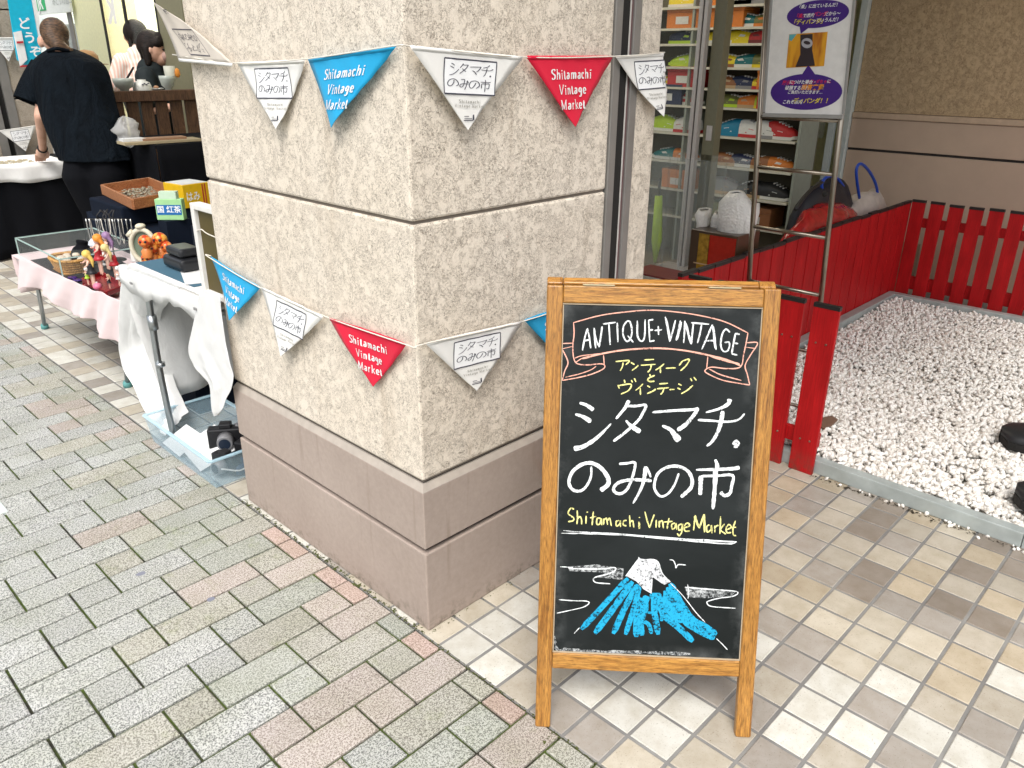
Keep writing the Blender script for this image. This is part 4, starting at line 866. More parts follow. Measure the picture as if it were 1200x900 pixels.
# red lacquer tray with figurines
def LZ(u, v, z): return at(u, v, 2, z)
tz = PZ+.035
q = [LZ(u, v, tz) for u, v in ((97,329), (125,345), (147,336), (119,321))]
n_ = (q[1]-q[0]); q[2] = q[1]+(q[3]-q[0])
tr = empty('lacquer_tray', (q[0]+q[2])/2*1.0, 'red lacquer footed tray crowded with little figurines', 'tray')
lac = solid('lacquer', (.22, .012, .015), .25)
b = MB(); b.poly([p-V3(0,0,.004) for p in q], (0,0,1), .006); b.build('tray_plate', lac, tr)
for i in range(4):
    b = MB(); b.bar(q[i]+V3(0,0,.002), q[(i+1)%4]+V3(0,0,.002), .007, .022); b.build('tray_rim', lac, tr, bev=.002)
cc = (q[0]+q[2])/2
for p in q:
    d = p+(cc-p)*.12; b = MB(); b.tube([V3(d.x, d.y, PZ+.001), V3(d.x, d.y, tz-.01)], [.010, .015], 8); b.build('leg', lac, tr)
SK = solid('skin_doll', (.72,.46,.36), .5)
def figurine(p, h, hair, dress, label, lean=0.0, base=None, cat='figurine', arms=1):
    p = Vector(p); t = empty('figurine', p, label, cat, 'little figurines on the low pink table')
    b = MB(); hip = p+V3(0,0,h*.5); nk = p+V3(lean*h,0,h*.8); hd = nk+V3(lean*h*.3,0,h*.11)
    for s in (-1, 1):
        b.tube([p+V3(0,s*h*.06,0), p+V3(0,s*h*.05,h*.28), hip+V3(0,s*h*.035,0)], [h*.035,h*.045,h*.06], 8)
        b.tube([nk+V3(0,s*h*.09,-h*.03), nk+V3(-h*.08*arms,s*h*.16,-h*.13), nk+V3(-h*.15,s*h*.09,-h*.2*(1-.6*arms*(s>0)))], [h*.035,h*.03,h*.022], 6)
    b.tube([hip, hip.lerp(nk,.5), nk], [h*.085,h*.07,h*.035], 10); b.ball(hd, (h*.095,h*.09,h*.11), 10, 8); b.build('body', SK, t, remesh=h*.022)
    b = MB(); b.lathe(hip-V3(0,0,h*.10), [(h*.15,0),(h*.12,h*.05),(h*.085,h*.12),(h*.095,h*.2),(h*.075,h*.28)], 12); b.build('dress', dress, t, solid=.001)
    b = MB(); b.ball(hd+V3(h*.02,0,h*.03), (h*.12,h*.125,h*.12), 10, 7)
    for s in (-1,0,1): b.tube([hd+V3(h*.05,s*h*.07,0), hd+V3(h*.10,s*h*.12,-h*.15), hd+V3(h*.08,s*h*.15,-h*.34)], [h*.06,h*.055,h*.01], 6)
    b.build('hair', hair, t, remesh=h*.02)
    if base: b = MB(); b.lathe(p-V3(0,0,.0), [(0,.004),(h*.2,.004),(h*.22,0),(0,0)], 14); b.build('base', base, t)
    return t
yl, rd, wh, bkk, pur, org = solid('f_yellow', (.72,.50,.12), .5), solid('f_red', (.45,.02,.03), .35), solid('f_white', (.74,.72,.70), .4), solid('f_black', (.02,.02,.025), .4), solid('f_purple', (.30,.18,.34), .4), solid('f_orange', (.75,.28,.04), .5)
figurine(LZ(111,337,tz), .155, yl, bkk, 'figurine with bushy yellow hair and black legs on the red tray', -.05)
figurine(LZ(120,322,tz), .175, org, rd, 'orange haired figurine in red standing at the back of the tray', .02)
figurine(LZ(137,326,tz+.0), .150, solid('f_blond', (.66,.55,.24), .5), rd, 'long blond haired figurine with red skirt leaning forward', -.15)
figurine(LZ(141,336,tz), .085, wh, wh, 'small pale figurine at the right corner of the red tray', 0, arms=0)
figurine(LZ(104,334,tz), .075, wh, solid('f_lime', (.45,.70,.06), .4), 'small figurine with lime green skirt at the tray front', 0)
figurine(LZ(129,338,tz), .060, solid('f_tan', (.45,.30,.18), .5), bkk, 'tiny brown haired figurine at the front rim of the tray', 0)
figurine(LZ(128,316,PZ+.01), .17, pur, wh, 'purple haired figurine standing behind the red tray', .05)
t = empty('toy_ball', LZ(115,340,tz), 'small pink ball toy in the middle of the red tray', 'toy'); b = MB(); b.ball(W[t.name].translation+V3(0,0,.016), (.018,.018,.016), 12, 8); b.build('ball', solid('f_pink', (.70,.18,.30), .4), t); b = MB(); b.tube([W[t.name].translation+V3(0,0,.03), W[t.name].translation+V3(0,0,.036)], .004, 6); b.build('stem', wh, t)
t = empty('crystal_stone', LZ(112,308,PZ), 'pale iridescent upright stone behind the yellow haired figurine', 'stone'); c0 = W[t.name].translation
b = MB(); b.add([c0+V3(*p) for p in ((-.03,-.03,0),(.03,-.035,0),(.035,.03,0),(-.03,.035,0),(-.022,-.03,.08),(.02,-.02,.10),(.012,.02,.125),(-.02,.03,.09))], [(0,3,2,1),(4,5,6),(4,6,7),(0,1,5,4),(1,2,6,5),(2,3,7,6),(3,0,4,7)]); b.build('crystal', solid('iris', (.62,.66,.72), .2), t, bev=.006)
t = empty('black_pouch', LZ(100,312,PZ), 'black fabric pouch sitting between glass case and figurines', 'pouch'); c0 = W[t.name].translation
b = MB(); b.ball(c0+V3(0,0,.05), (.055,.055,.06), 14, 9); b.tube([c0+V3(0,0,.09), c0+V3(.01,0,.125)], [.02,.03], 10); b.build('pouch_body', mt['black_cloth'], t, remesh=.006)
t = empty('purple_glasses', LZ(88,328,PZ+.004), 'pair of dark purple glasses in front of the basket', 'glasses'); c0 = W[t.name].translation
for s in (-1, 1): b = MB(); b.ball(c0+V3(0,s*.032,.006), (.02,.028,.005), 12, 6); b.build('lens', solid('lensp', (.05,.02,.14), .15), t)
b = MB(); b.tube([c0+V3(-.01,-.03,.010), c0+V3(-.01,.03,.010)], .003, 6); b.build('bridge', mt['lensp'], t)
# necklace stand
ns = empty('necklace_stand', LZ(135,305,PZ), 'metal stand hung with silver and pearl necklaces behind the figurines', 'jewellery stand', None)
c0 = W[ns.name].translation; dy = V3(.5,-.5,0).normalized(); zt = .205
b = MB(); b.tube([c0, c0+V3(0,0,zt)], .0035, 8); b.tube([c0+V3(0,0,zt)-dy*.10, c0+V3(0,0,zt)+dy*.11], .0035, 8); b.build('stand_bar', solid('blackmetal', (.03,.03,.03), .3), ns)
b = MB(); b.lathe(c0, [(0,.005),(.05,.005),(.055,0)], 16); b.build('stand_base', mt['blackmetal'], ns)
for k in range(10):
    x = -.09+.19*k/9+rnd.uniform(-.006,.006); dp = rnd.uniform(.09,.17); w = rnd.uniform(.008,.022); o = c0+V3(0,0,zt+.003)+dy*x-V3(.008,.008,0)*rnd.random()
    b = MB(); b.tube(curve([o-dy*w, o-dy*w*.8-V3(0,0,dp*.6), o-V3(0,0,dp), o+dy*w*.8-V3(0,0,dp*.6), o+dy*w], 5), rnd.choice([.0018,.0026,.0034]), 6)
    b.build('necklace', (solid('silver', (.62,.62,.60), .25, metal=.7), solid('pearl', (.78,.74,.66), .3), mt['blackmetal'])[k%3 if k%3 < 2 or k > 6 else 0], ns)
for k in range(6):
    o = c0+V3(0,0,zt)+dy*rnd.uniform(-.05,.04); b = MB(); b.tube(curve([o, o+V3(rnd.uniform(-.02,.02),rnd.uniform(-.02,.02),.02), o+V3(rnd.uniform(-.02,.02),rnd.uniform(-.02,.02),.045)], 3), .003, 6); b.build('ring_twig', mt['blackmetal'], ns)
# ---- dark draped table behind
dt = empty('draped_table', (.75, 2.8, 0), 'table behind the figurines covered to the ground in dark navy cloth', 'table')
DZ = .60
b = MB(); b.box((.47, 1.85, DZ-.02), (1.15, 3.45, DZ)); b.build('cloth_top', mt['navy_cloth'], dt, bev=.004)
for ch in (((.465,1.85),(.465,3.45)), ((.465,3.455),(1.15,3.455)), ((.47,1.845),(1.15,1.845))):
    (xa, ya), (xb, yb) = ch; d = (V3(xb,yb,0)-V3(xa,ya,0)).normalized(); nn = V3(-d.y,d.x,0)
    b = MB(); b.grid(drape([(xa,ya,DZ-.002),(xa,ya,.01)], [(xb,yb,DZ-.002),(xb,yb,.01)], 8, 40, nn, .012, 40)); b.build('cloth_side', mt['navy_cloth'], dt, solid=.002)
def lift(z, name, u, v): return LZ(u, v, z)
q = [LZ(u, v, .70) for u, v in ((121,228), (157,246), (205,236), (176,219))]; q[2] = q[1]+(q[3]-q[0])
b = MB(); c_ = (q[0]+q[2])/2; b.box((c_.x-.2, c_.y-.22, DZ+.001), (c_.x+.2, c_.y+.22, .698)); tag(b.build('riser_box', mt['navy_cloth'], bev=.01), 'dark cloth covered riser box under the wooden tray', 'riser')
wt = empty('wooden_tray', c_, 'brown wooden tray of small coins standing on the dark table', 'tray')
b = MB(); b.poly([p+V3(0,0,.005) for p in q], (0,0,1), .005); b.build('tray_base', mt['traywood'], wt)
for i in range(4): b = MB(); b.bar(q[i]+V3(0,0,.028), q[(i+1)%4]+V3(0,0,.028), .012, .052); b.build('tray_side', mt['traywood'], wt, bev=.002)
b = MB()
for k in range(260):
    s, t2 = rnd.uniform(.14,.86), rnd.uniform(.12,.88); p = q[0].lerp(q[1], s)+(q[3]-q[0])*t2+V3(0,0,.008+rnd.random()*.016); a = rnd.uniform(-.5,.5)
    b.lathe(p, [(0,.002),(.009,.002),(.0095,0)], 8)
tag(b.build('coins', solid('coin', (.30,.27,.20), .35, metal=.6), wt, kind='stuff'), 'loose pile of small coins')
def carton(name, c, sx, sy, sz, rz, m, label, cat, parts=()):
    t = empty(name, Matrix.Translation(c) @ Matrix.Rotation(rz, 4, 'Z'), label, cat)
    b = MB(); b.box((-sx/2,-sy/2,0), (sx/2,sy/2,sz)); b.build('box_body', m, t, local=True, bev=.002)
    for nm, a, c2, mm in parts: b = MB(); b.box(a, c2); b.build(nm, mm, t, local=True)
    return t
yb = LZ(222, 240, .69)
t = carton('yellow_box', yb, .155, .17, .115, R(8), solid('yel', (.74,.46,.01), .35), 'yellow carton with white lettering and red stripes on the dark table', 'box',
    (('lid', (-.070,-.078,.1152), (.070,.078,.117), solid('lidw', (.55,.58,.60), .5)), ('red_stripe', (.030,-.0862,.004), (.036,-.0851,.111), rd), ('red_stripe', (.044,-.0862,.004), (.050,-.0851,.111), rd)))
b = MB(); puttext(b, 'はみ', .05, lambda x, y: V3(-.025+x*.8, -.0856, .052+y), offset=.001); b.build('lettering', mt['print_white'], t, local=True)
b = MB(); b.box(yb+V3(-.07,-.08,DZ-.69+.001), yb+V3(.08,.08,-.001)); tag(b.build('riser_box', mt['navy_cloth'], bev=.008), 'dark cloth covered riser box under the yellow carton', 'riser')
# things standing at the front of the dark table / behind the near table
def stand_on(u, v, x): p = at(u, v, 0, x); return p
sx_ = .36
b = MB(); b.box((.20, 1.73, .0), (.462, 2.06, .595)); tag(b.build('display_block', mt['navy_cloth'], bev=.006), 'dark cloth covered block carrying the oval frame and clay dolls', 'riser')
BZ = .597
def BL(u, v): return LZ(u, v, BZ)
ov = empty('oval_frame', BL(172, 309), 'small cream oval picture frame with a moulded bow on top', 'picture frame'); c0 = W[ov.name].translation
dx, fx = V3(.72,-.69,0), V3(.69,.72,0)
def ovp(a, rx, rz, d=0): return c0+dx*(rx*math.cos(a))+V3(0,0,.075+rz*math.sin(a))+fx*d
b = MB(); b.tube([ovp(2*math.pi*i/28, .050, .068) for i in range(29)], .010, 8, cap=False); b.build('frame_ring', solid('creamf', (.66,.61,.48), .45), ov)
b = MB(); b.poly([ovp(2*math.pi*i/24, .045, .062, .003) for i in range(24)], -fx, .003); b.build('picture', solid('greeng', (.16,.20,.15), .2), ov)
b = MB(); b.ball(ovp(math.pi/2, 0, .082), (.022,.018,.012), 10, 6); b.tube([ovp(2.2,.06,.075), ovp(2.5,.075,.07)], [.012,.008], 8); b.build('frame_crest', mt['creamf'], ov)
heads = ((170,283,.026), (178,291,.022), (187,281,.030), (195,289,.022), (172,303,.022), (183,303,.022), (196,303,.022))
for k, (u, v, r) in enumerate(heads):
    p = LZ(u, v, BZ+.02) if 0 else at(u, v, 1, 1.80+.012*(k%3)); hh = 7-k
    t = empty('clay_doll', p, ('round orange clay doll head, leftmost of the upper ones', 'small orange clay doll between the two bigger ones', 'largest orange clay doll with yellow forehead', 'orange clay doll right of the cluster below the largest', 'orange clay doll at the lower left of the cluster', 'orange clay doll in the middle of the bottom row', 'orange clay doll at the lower right of the cluster')[k], 'clay doll', 'orange clay dolls beside the oval frame')
    b = MB(); b.ball(p, (r, r, r*.98), 14, 10); b.build('head', M_('clay%d' % k, lambda t, k=k: t.out(t.mix(t.ramp(t.noise(t.obj(), 55, 2), [(.42,0.),(.55,1.)]), (.50,.05,.01), (.78,.27+.05*(k%3),.06)), .3)), t)
    for s in (-1, 1): b = MB(); b.ball(p-fx*r*.86+dx*s*r*.36+V3(0,0,r*.1), (r*.2,)*3, 8, 5); b.build('eye', bkk, t)
    b = MB(); b.lathe(p-V3(0,0,r*2.0), [(r*.75,-.01),(r*.8,r*.6),(r*.35,r*1.15)], 12); b.build('body', solid('clay_body', (.62,.20,.05), .35), t)
t = carton('small_white_box', BL(210,305)+V3(.02,.02,0), .02, .10, .165, R(-46), solid('wb', (.74,.72,.68), .5), 'small white card box with faint print behind the clay dolls', 'box', (('print', (-.0112,-.04,.07), (-.0103,.04,.14), solid('wb2', (.62,.58,.56), .5)),))
t = carton('small_white_card', BL(194,304)+V3(.05,.05,0), .006, .10, .215, R(-40), mt['wb'], 'upright white card leaning behind the largest clay doll', 'card')
t = carton('green_package', at(202,257,1,1.98), .11, .035, .085, R(-45), solid('grn', (.34,.62,.30), .45), 'small green package with blue label under the yellow carton', 'package',
    (('blue_label', (-.050,-.0187,.022), (.050,-.0177,.062), solid('lblue', (.01,.14,.42), .4)), ('crest', (-.035,-.015,.0855), (.035,.015,.115), solid('grn2', (.52,.68,.52), .5))))
b = MB(); puttext(b, '国 紅茶', .03, lambda x, y: V3(x, -.0192, .042+y), offset=.0006); b.build('lettering', mt['print_white'], t, local=True)
b = MB(); c_ = at(202,257,1,1.98); b.box((c_.x-.04, c_.y-.03, BZ-.0), (c_.x+.06, c_.y+.05, c_.z-.001)); tag(b.build('riser_box', mt['navy_cloth']), 'dark riser block under the small green package', 'riser')
t = empty('white_figurine', BL(160,306), 'white porcelain cat figurine left of the oval frame', 'figurine'); c0 = W[t.name].translation
b = MB(); b.tube([c0, c0+V3(0,0,.05), c0+V3(0,0,.085)], [.022,.018,.010], 10); b.ball(c0+V3(0,0,.105), .018, 12, 8); b.tube([c0+V3(.01,.0,.118), c0+V3(.013,0,.130)], [.006,.001], 6); b.tube([c0+V3(-.01,.0,.118), c0+V3(-.013,0,.130)], [.006,.001], 6); b.build('body', wh, t, remesh=.003)
b = MB(); b.ball(c0+V3(-.013,-.012,.106), .003, 6, 4); b.build('eye', bkk, t)
# ---- clear plastic storage box on the ground
qb = [at(u, v, 2, .002) for u, v in ((186,512), (248,578), (283,560), (232,505))]
fl, fr2, br_, bl_ = at(190,535,2,.0), at(248,577,2,.0), at(300,548,2,0), at(235,505,2,0)
sb = empty('storage_box', (.08, 1.38, 0), 'translucent blue plastic box of camera parts on the ground beside the plinth', 'storage box')
x0, x1, y0, y1, H, tp = -.055, .235, 1.085, 1.63, .115, .014
def wallq(a, c, n1):
    a, c = V3(*a), V3(*c); o = V3(*n1)*tp; b = MB(); b.poly([a, c, c+o+V3(0,0,H), a+o+V3(0,0,H)], n1, .003); return b
co = [(x0+tp,y0+tp,.003),(x1-tp,y0+tp,.003),(x1-tp,y1-tp,.003),(x0+tp,y1-tp,.003)]; ct = [(x0,y0,H),(x1,y0,H),(x1,y1,H),(x0,y1,H)]
b = MB(); b.add([V3(*p) for p in co+ct], [(i,(i+1)%4,4+(i+1)%4,4+i) for i in range(4)]+[(0,3,2,1)]); b.build('box_shell', mt['bluebox'], sb, solid=.003, bev=.012, seg=3)
b = MB()
for i in range(4): b.bar(V3(*ct[i]), V3(*ct[(i+1)%4]), .014, .007)
b.build('rim', mt['bluerim'], sb, bev=.002)
for a, c in (((-.05,1.50,.118),(.18,1.615,.1195)),):
    pass
b = MB(); b.poly([V3(-.030,1.24,.010), V3(-.028,1.40,.050), V3(.10,1.36,.115), V3(.10,1.20,.070)], (-.5,0,1), .0012); sht = b.build('paper_sheet', mt['paper']); tag(sht, 'white printed sheet sticking out of the plastic box', 'paper')
b = MB(); b.poly([V3(-.034,1.40,.012), V3(-.030,1.56,.012), V3(.05,1.50,.085), V3(.05,1.36,.085)], (-.5,0,1), .0012); tag(b.build('paper_sheet', mt['paper']), 'pale sheet lying at the bottom of the plastic box', 'paper')
kf = solid('camblack', (.018,.018,.02), .3); kg = solid('camgrey', (.22,.22,.23), .35)
def camera(c, rz, s, label):
    t = empty('old_camera', Matrix.Translation(c) @ Matrix.Rotation(rz, 4, 'Z'), label, 'camera', 'old cameras in the plastic box')
    b = MB(); b.box((-.065*s,-.022*s,0), (.065*s,.022*s,.08*s)); b.build('camera_body', kf, t, local=True, bev=.006*s)
    b = MB(); b.tube([(0,-.022*s,.038*s), (0,-.045*s,.038*s), (0,-.062*s,.038*s)], [.032*s,.030*s,.027*s], 18); b.build('lens', kg, t, local=True)
    b = MB(); b.tube([(0,-.0625*s,.038*s), (0,-.0635*s,.038*s)], .021*s, 16); b.build('lens_glass', solid('lensg', (.02,.03,.05), .05), t, local=True)
    b = MB(); b.box((-.022*s,-.020*s,.0805*s), (.022*s,.018*s,.098*s)); b.build('viewfinder', kf, t, local=True, bev=.004*s)
    b = MB(); b.tube([(.045*s,0,.0805*s), (.045*s,0,.090*s)], .011*s, 12); b.build('dial', kg, t, local=True)
camera((.10,1.27,.055), R(-35), 1.0, 'black old camera on top of the heap in the plastic box')
camera((.145,1.19,.035), R(20), .9, 'black old camera lying against the pillar side of the plastic box')
camera((.04,1.17,.012), R(-75), .85, 'black camera low at the near end of the plastic box')
b = MB(); b.tube(curve([(.0,1.13,.05),(.06,1.10,.035),(.12,1.12,.05),(.19,1.16,.03)], 6), .003, 8); tag(b.build('cable', solid('cabw', (.7,.7,.7), .4)), 'pale cable coiled at the near end of the plastic box', 'cable')
b = MB(); b.box((.04,1.105,.005), (.20,1.28,.05)); tag(b.build('cable_pouch', solid('navp', (.02,.05,.12), .5), bev=.02, seg=3), 'dark blue pouch under the cameras in the plastic box', 'pouch')
# ================================================================ FAR STALLS, PEOPLE, STORE FRONT ON THE LEFT
FY = 6.2
fp = empty('far_pillar', (.5, FY, 0), 'distant brown stucco pillar at the left edge behind the seller', 'pillar')
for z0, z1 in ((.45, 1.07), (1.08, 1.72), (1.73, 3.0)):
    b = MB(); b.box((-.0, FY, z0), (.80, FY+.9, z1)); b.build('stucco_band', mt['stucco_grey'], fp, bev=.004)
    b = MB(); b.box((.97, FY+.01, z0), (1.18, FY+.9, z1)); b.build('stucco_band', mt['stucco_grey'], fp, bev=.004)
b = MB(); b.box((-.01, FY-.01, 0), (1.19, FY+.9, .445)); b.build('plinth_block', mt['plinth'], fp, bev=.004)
for x0_, x1_, m, y_ in ((.80,.86,'rail',.0), (.86,.905,'dark',.03), (.905,.97,'rail',.0)):
    b = MB(); b.box((x0_+.0005, FY+y_, .45), (x1_-.0005, FY+.4, 3)); b.build('joint_rail' if m == 'rail' else 'slot', mt[m], fp)
def FP(u, v): return at(u, v, 1, FY-.03)
pennant(FP(-14,44), FP(22,44), FP(9,72), T, 'white', 'pale pennant hanging high on the distant pillar', 'pennants on the distant pillar', seed=21)
pennant(FP(-2,153), FP(42,147), FP(29,177), T, 'white', 'pale pennant hanging low on the distant pillar behind the hand', 'pennants on the distant pillar', seed=22)
# store front on plane x = 2
SX = 2.0
sf = empty('store_front', (SX, 6.5, 0), 'glazed store front behind the stalls with pale yellow column', 'shop front')
def sy(u): return at(u, 50, 0, SX).y
def panel(name, u0, u1, m, x=SX, z0=0, z1=3.0, th=.012, bev=0):
    a, c = sy(u0), sy(u1); b = MB(); b.box((x, min(a, c), z0), (x+th, max(a, c), z1)); return b.build(name, m, sf, bev=bev)
panel('column', 92, 127, solid('colyellow', (.84,.84,.54), .5), th=.3); panel('mullion', 87, 91.5, mt['rail'], SX-.02); panel('mullion', 127.3, 129, mt['dark'], SX-.02); panel('mullion', 153, 155.5, mt['dark'], SX-.02); panel('mullion', 190, 192, mt['dark'], SX-.02)
panel('olive_post', 192.3, 222, solid('olivepost', (.20,.19,.12), .5), SX-.02, th=.3)
panel('pane', 129.3, 152.7, mt['glass'], th=.01); panel('pane', 155.8, 189.8, mt['glass'], th=.01); panel('pane', 25, 86.5, mt['glass'], th=.01)
b = MB(); b.box((3.4, 4.4, 0), (3.5, 12.5, 3.0)); b.build('inner_wall', solid('innerw', (.72,.74,.62), .6), sf)
for y, c_, z in ((6.6,(.55,.30,.18),1.1), (7.2,(.3,.4,.3),.9), (8.6,(.7,.85,.8),1.5), (9.8,(.8,.86,.84),1.2), (6.0,(.62,.62,.5),1.4), (5.6,(.35,.33,.25),.8)):
    carton('counter_block', (3.1, y+.9, 0), .4, .7, z, 0, solid('cb%.1f' % y, c_, .6), 'pale counter block inside the store at %s' % {6.6:'its reddish middle',7.2:'the green part',8.6:'the added panel wall',9.8:'the far left end',6.0:'the bright poster wall',5.6:'the dark right end'}[y], 'counter')
lamp(2.7, 6.6, .2, 1.6, 34, 2.6, 'lit ceiling lamp inside the store behind the seated people'); lamp(2.7, 9.2, .2, 1.6, 60, 2.6, 'lit ceiling lamp inside the store behind the seller')
def atx(u, v, x): return at(u, v, 0, x)
tm = empty('bright_panel_wall', (2.5, 8.6, 0), 'added pale panel wall that brightens the store behind the seller', 'added panel wall')  # pale wall added behind the glass to brighten the left store window
b = MB(); b.box((2.45, 7.5, 0), (2.7, 10.2, 3.0)); b.build('panel_wall_body', solid('pale_bright', (.78,.86,.84), .5), tm)
for y, z, w, h, c_ in ((8.9, 1.55, .5, .35, (.30,.33,.33)), (8.2, 1.5, .45, .5, (.62,.80,.76)), (9.6, 1.5, .5, .6, (.55,.62,.62)), (8.2, .9, .45, .4, (.70,.74,.66))):
    b = MB(); b.box((2.43, y-w/2, z-h/2), (2.449, y+w/2, z+h/2)); b.build('wall_inset', plain('mp%.1f%.1f' % (y, z), c_, .4, .4, 6), tm, bev=.004)
lamp(2.2, 8.7, .1, 2.0, 30, 2.7, 'lit ceiling lamp over the added pale panel wall')
# JR sign board
a, c = atx(38, 0, SX-.03), atx(86, 14, SX-.03)
js = empty('ticket_sign', (SX-.03, (a.y+c.y)/2, c.z), 'white store sign with green square logo above the seller', 'sign')
b = MB(); b.box((SX-.05, c.y, c.z), (SX-.03, a.y, c.z+.6)); b.build('sign_board', solid('signw', (.74,.78,.76), .4), js)
g0, g1 = atx(41, 1, SX-.055), atx(54, 12, SX-.055)
b = MB(); b.box((SX-.055, g1.y, g1.z), (SX-.052, g0.y, g0.z+.03)); b.build('green_logo', solid('jrgreen', (.02,.42,.14), .4), js)
b = MB(); cx_, cz_, hh = (g0.y+g1.y)/2, (g0.z+g1.z)/2+.02, .11
puttext(b, 'JR', .17, lambda x, y: V3(SX-.057, cx_-x, cz_+y), offset=.006); b.build('logo_letters', mt['print_white'], js)
b = MB(); puttext(b, 'みどりの窓口', .09, lambda x, y: V3(SX-.053, cx_-.62-x, cz_+y)); b.build('lettering', solid('greyink', (.45,.48,.46), .6), js)
b = MB(); kp = atx(134, 14, SX-.015); puttext(b, 'K', .27, lambda x, y: V3(SX-.04, kp.y+x, kp.z+y), offset=.016); tag(b.build('window_letter', mt['print_white']), 'large white letter K reversed on the store window', 'lettering')
# turquoise banner
q = [at(u, v, 1, 6.0) for u, v in ((7,0), (34,0), (47,62), (24,78))]
bn = empty('banner', (1.05, 6.0, 0), 'tall turquoise banner beside the distant pillar', 'banner')
def bq(name, pts, m, y=6.0, th=.012): b = MB(); b.poly([at(u, v, 1, y) for u, v in pts], (0,-1,0), th); return b.build(name, m, bn)
bq('banner_cloth', [(6,-20), (33,-20), (49,66), (34,80), (20,70)], solid('turq', (.0,.42,.62), .6)); bq('white_stripe', [(33.3,-20), (39,-20), (49,40), (49,60)], solid('w9', (.75,.78,.78), .6))
bq('price_panel', [(16,38), (25,36), (32,70), (24,78)], mt['w9'], 5.985); bq('red_line', [(19.5,48.5), (27,48), (27.6,50.5), (20,51)], rd, 5.975, .004); bq('red_line', [(23.5,77), (32,76), (32.5,78), (24,79)], rd, 5.975, .004)
b = MB(); o = at(34, 55, 1, 5.98); 
for k, ch in enumerate('どうぞ'): puttext(b, ch, .09, lambda x, y, k=k: o+V3(x+.02*k, 0, y+.16-.10*k), offset=.002)
b.build('lettering', mt['print_white'], bn)
b = MB(); b.tube([(1.22,6.03,0), (1.05,6.03,2.6)], .012, 8); b.build('pole', mt['pipe'], bn); b = MB(); b.lathe((1.22,6.03,0), [(0,.03),(.16,.03),(.18,0)], 16); b.build('base', mt['dark'], bn)
# far white-topped table
FT = 5.32
ft = empty('draped_table', (.3, 5.6, 0), 'long stall table with black cloth to the ground at the left edge', 'table')
b = MB(); b.box((-.9, FT, .645), (1.30, FT+.62, .665)); b.build('tabletop', mt['black_cloth'], ft)
b = MB(); b.grid(drape([(-.9,FT-.006,.66),(-.9,FT-.01,.01)], [(1.31,FT-.006,.66),(1.31,FT-.01,.01)], 8, 60, T, .015, 60)); b.build('cloth_side', mt['black_cloth'], ft, solid=.002)
b = MB(); b.grid(drape([(1.306,FT,.66),(1.306,FT,.01)], [(1.306,FT+.62,.66),(1.306,FT+.62,.01)], 8, 20, (1,0,0), .015, 20)); b.build('cloth_side', mt['black_cloth'], ft, solid=.002)
wcl = empty('tablecloth', (.2, FT+.2, .67), 'white cloth over the stall where the seller sorts small goods', 'tablecloth')
b = MB(); b.box((-.85, FT-.01, .668), (1.0, FT+.58, .672)); b.build('top_sheet', mt['white_cloth'], wcl)
P = []
for i in range(50):
    t = i/49; x = -.85+1.85*t; dz = .115+.012*math.sin(t*9)+.008*math.sin(t*31)
    P.append([V3(x, FT-.012-.004*k*(1+.8*math.sin(t*55)), .671-dz*k/4) for k in range(5)])
b = MB(); b.grid(P); b.build('front_drape', mt['white_cloth'], wcl, solid=.002)
b = MB()
for k in range(150):
    p = V3(rnd.uniform(.30,.80), FT+rnd.uniform(.05,.26), .674); s = rnd.uniform(.005,.011); b.ball(p, (s*1.3, s, s*.6), 6, 4)
tag(b.build('small_goods', solid('bead', (.52,.44,.26), .5) if 0 else plain('goods', (.46,.40,.27), .5, .5, 60), kind='stuff'), 'scatter of small beige goods on the white cloth', 'small goods')
b = MB(); b.tube(curve([(.30,FT+.34,.68),(.42,FT+.36,.69),(.58,FT+.33,.682)], 4), .016, 8); tag(b.build('black_cloth_strap', mt['black_cloth']), 'black strap lying on the white cloth near the beads', 'strap')
carton('white_carton', (.36, FT+.50, .674), .36, .12, .17, 0, solid('wbx', (.60,.60,.57), .5), 'white carton at the back of the white cloth under the low pennant', 'box', (('side_strip', (.1805,-.06,.0), (.20,.06,.15), mt['dark']),))
# ---- standing seller seen from behind
D = 5.3
def PD(u, v, d=D): return atd(u, v, d)
per = empty('person', (PD(108, 300, D).x, PD(108, 300, D).y, 0), 'person in a loose black blouse and black trousers bending over the stall, seen from behind', 'person')
skin = M_('skin', lambda t: t.out(t.mix(t.ramp(t.noise(t.obj(), 18, 3), [(.3,0.),(.7,1.)]), (.52,.29,.20), (.64,.39,.29)), .55))
def chain(b, pts, rad, step=.5):
    for (p, r), (q_, s) in zip(zip(pts, rad), list(zip(pts, rad))[1:]):
        p, q_ = Vector(p), Vector(q_); n = max(2, int((q_-p).length/(min(r, s)*step)))
        for i in range(n+1): t = i/n; b.ball(p.lerp(q_, t), r+(s-r)*t, 10, 7)
fwd = Vector((.68,.73,0)); rgt = Vector((.70,-.71,0)); UP = Vector((0,0,1))
neck = PD(66,58)+fwd*.0; head = PD(60,44)+fwd*.05; shL = PD(49,82)+fwd*.07; shR = PD(107,88)+fwd*.08; pelvis = PD(106,188)+fwd*.07; 
wrist = at(50,173,1,5.14); elbow = (PD(42,137)+fwd*.06); hand = at(46,187,1,5.38)
ftL = Vector((pelvis.x-.10*rgt.x+.04, pelvis.y-.10*rgt.y+.04, 0)); ftR = Vector((pelvis.x+.14*rgt.x, pelvis.y+.14*rgt.y, 0))
b = MB()
b.ball(head, (.082,.082,.112), 16, 12); b.ball(head-rgt*.02+fwd*.035-UP*.05, (.062,.062,.062), 12, 8)       # skull, jaw
b.ball(head+fwd*.095-rgt*.055-UP*.02, .017, 8, 6)                                                           # nose
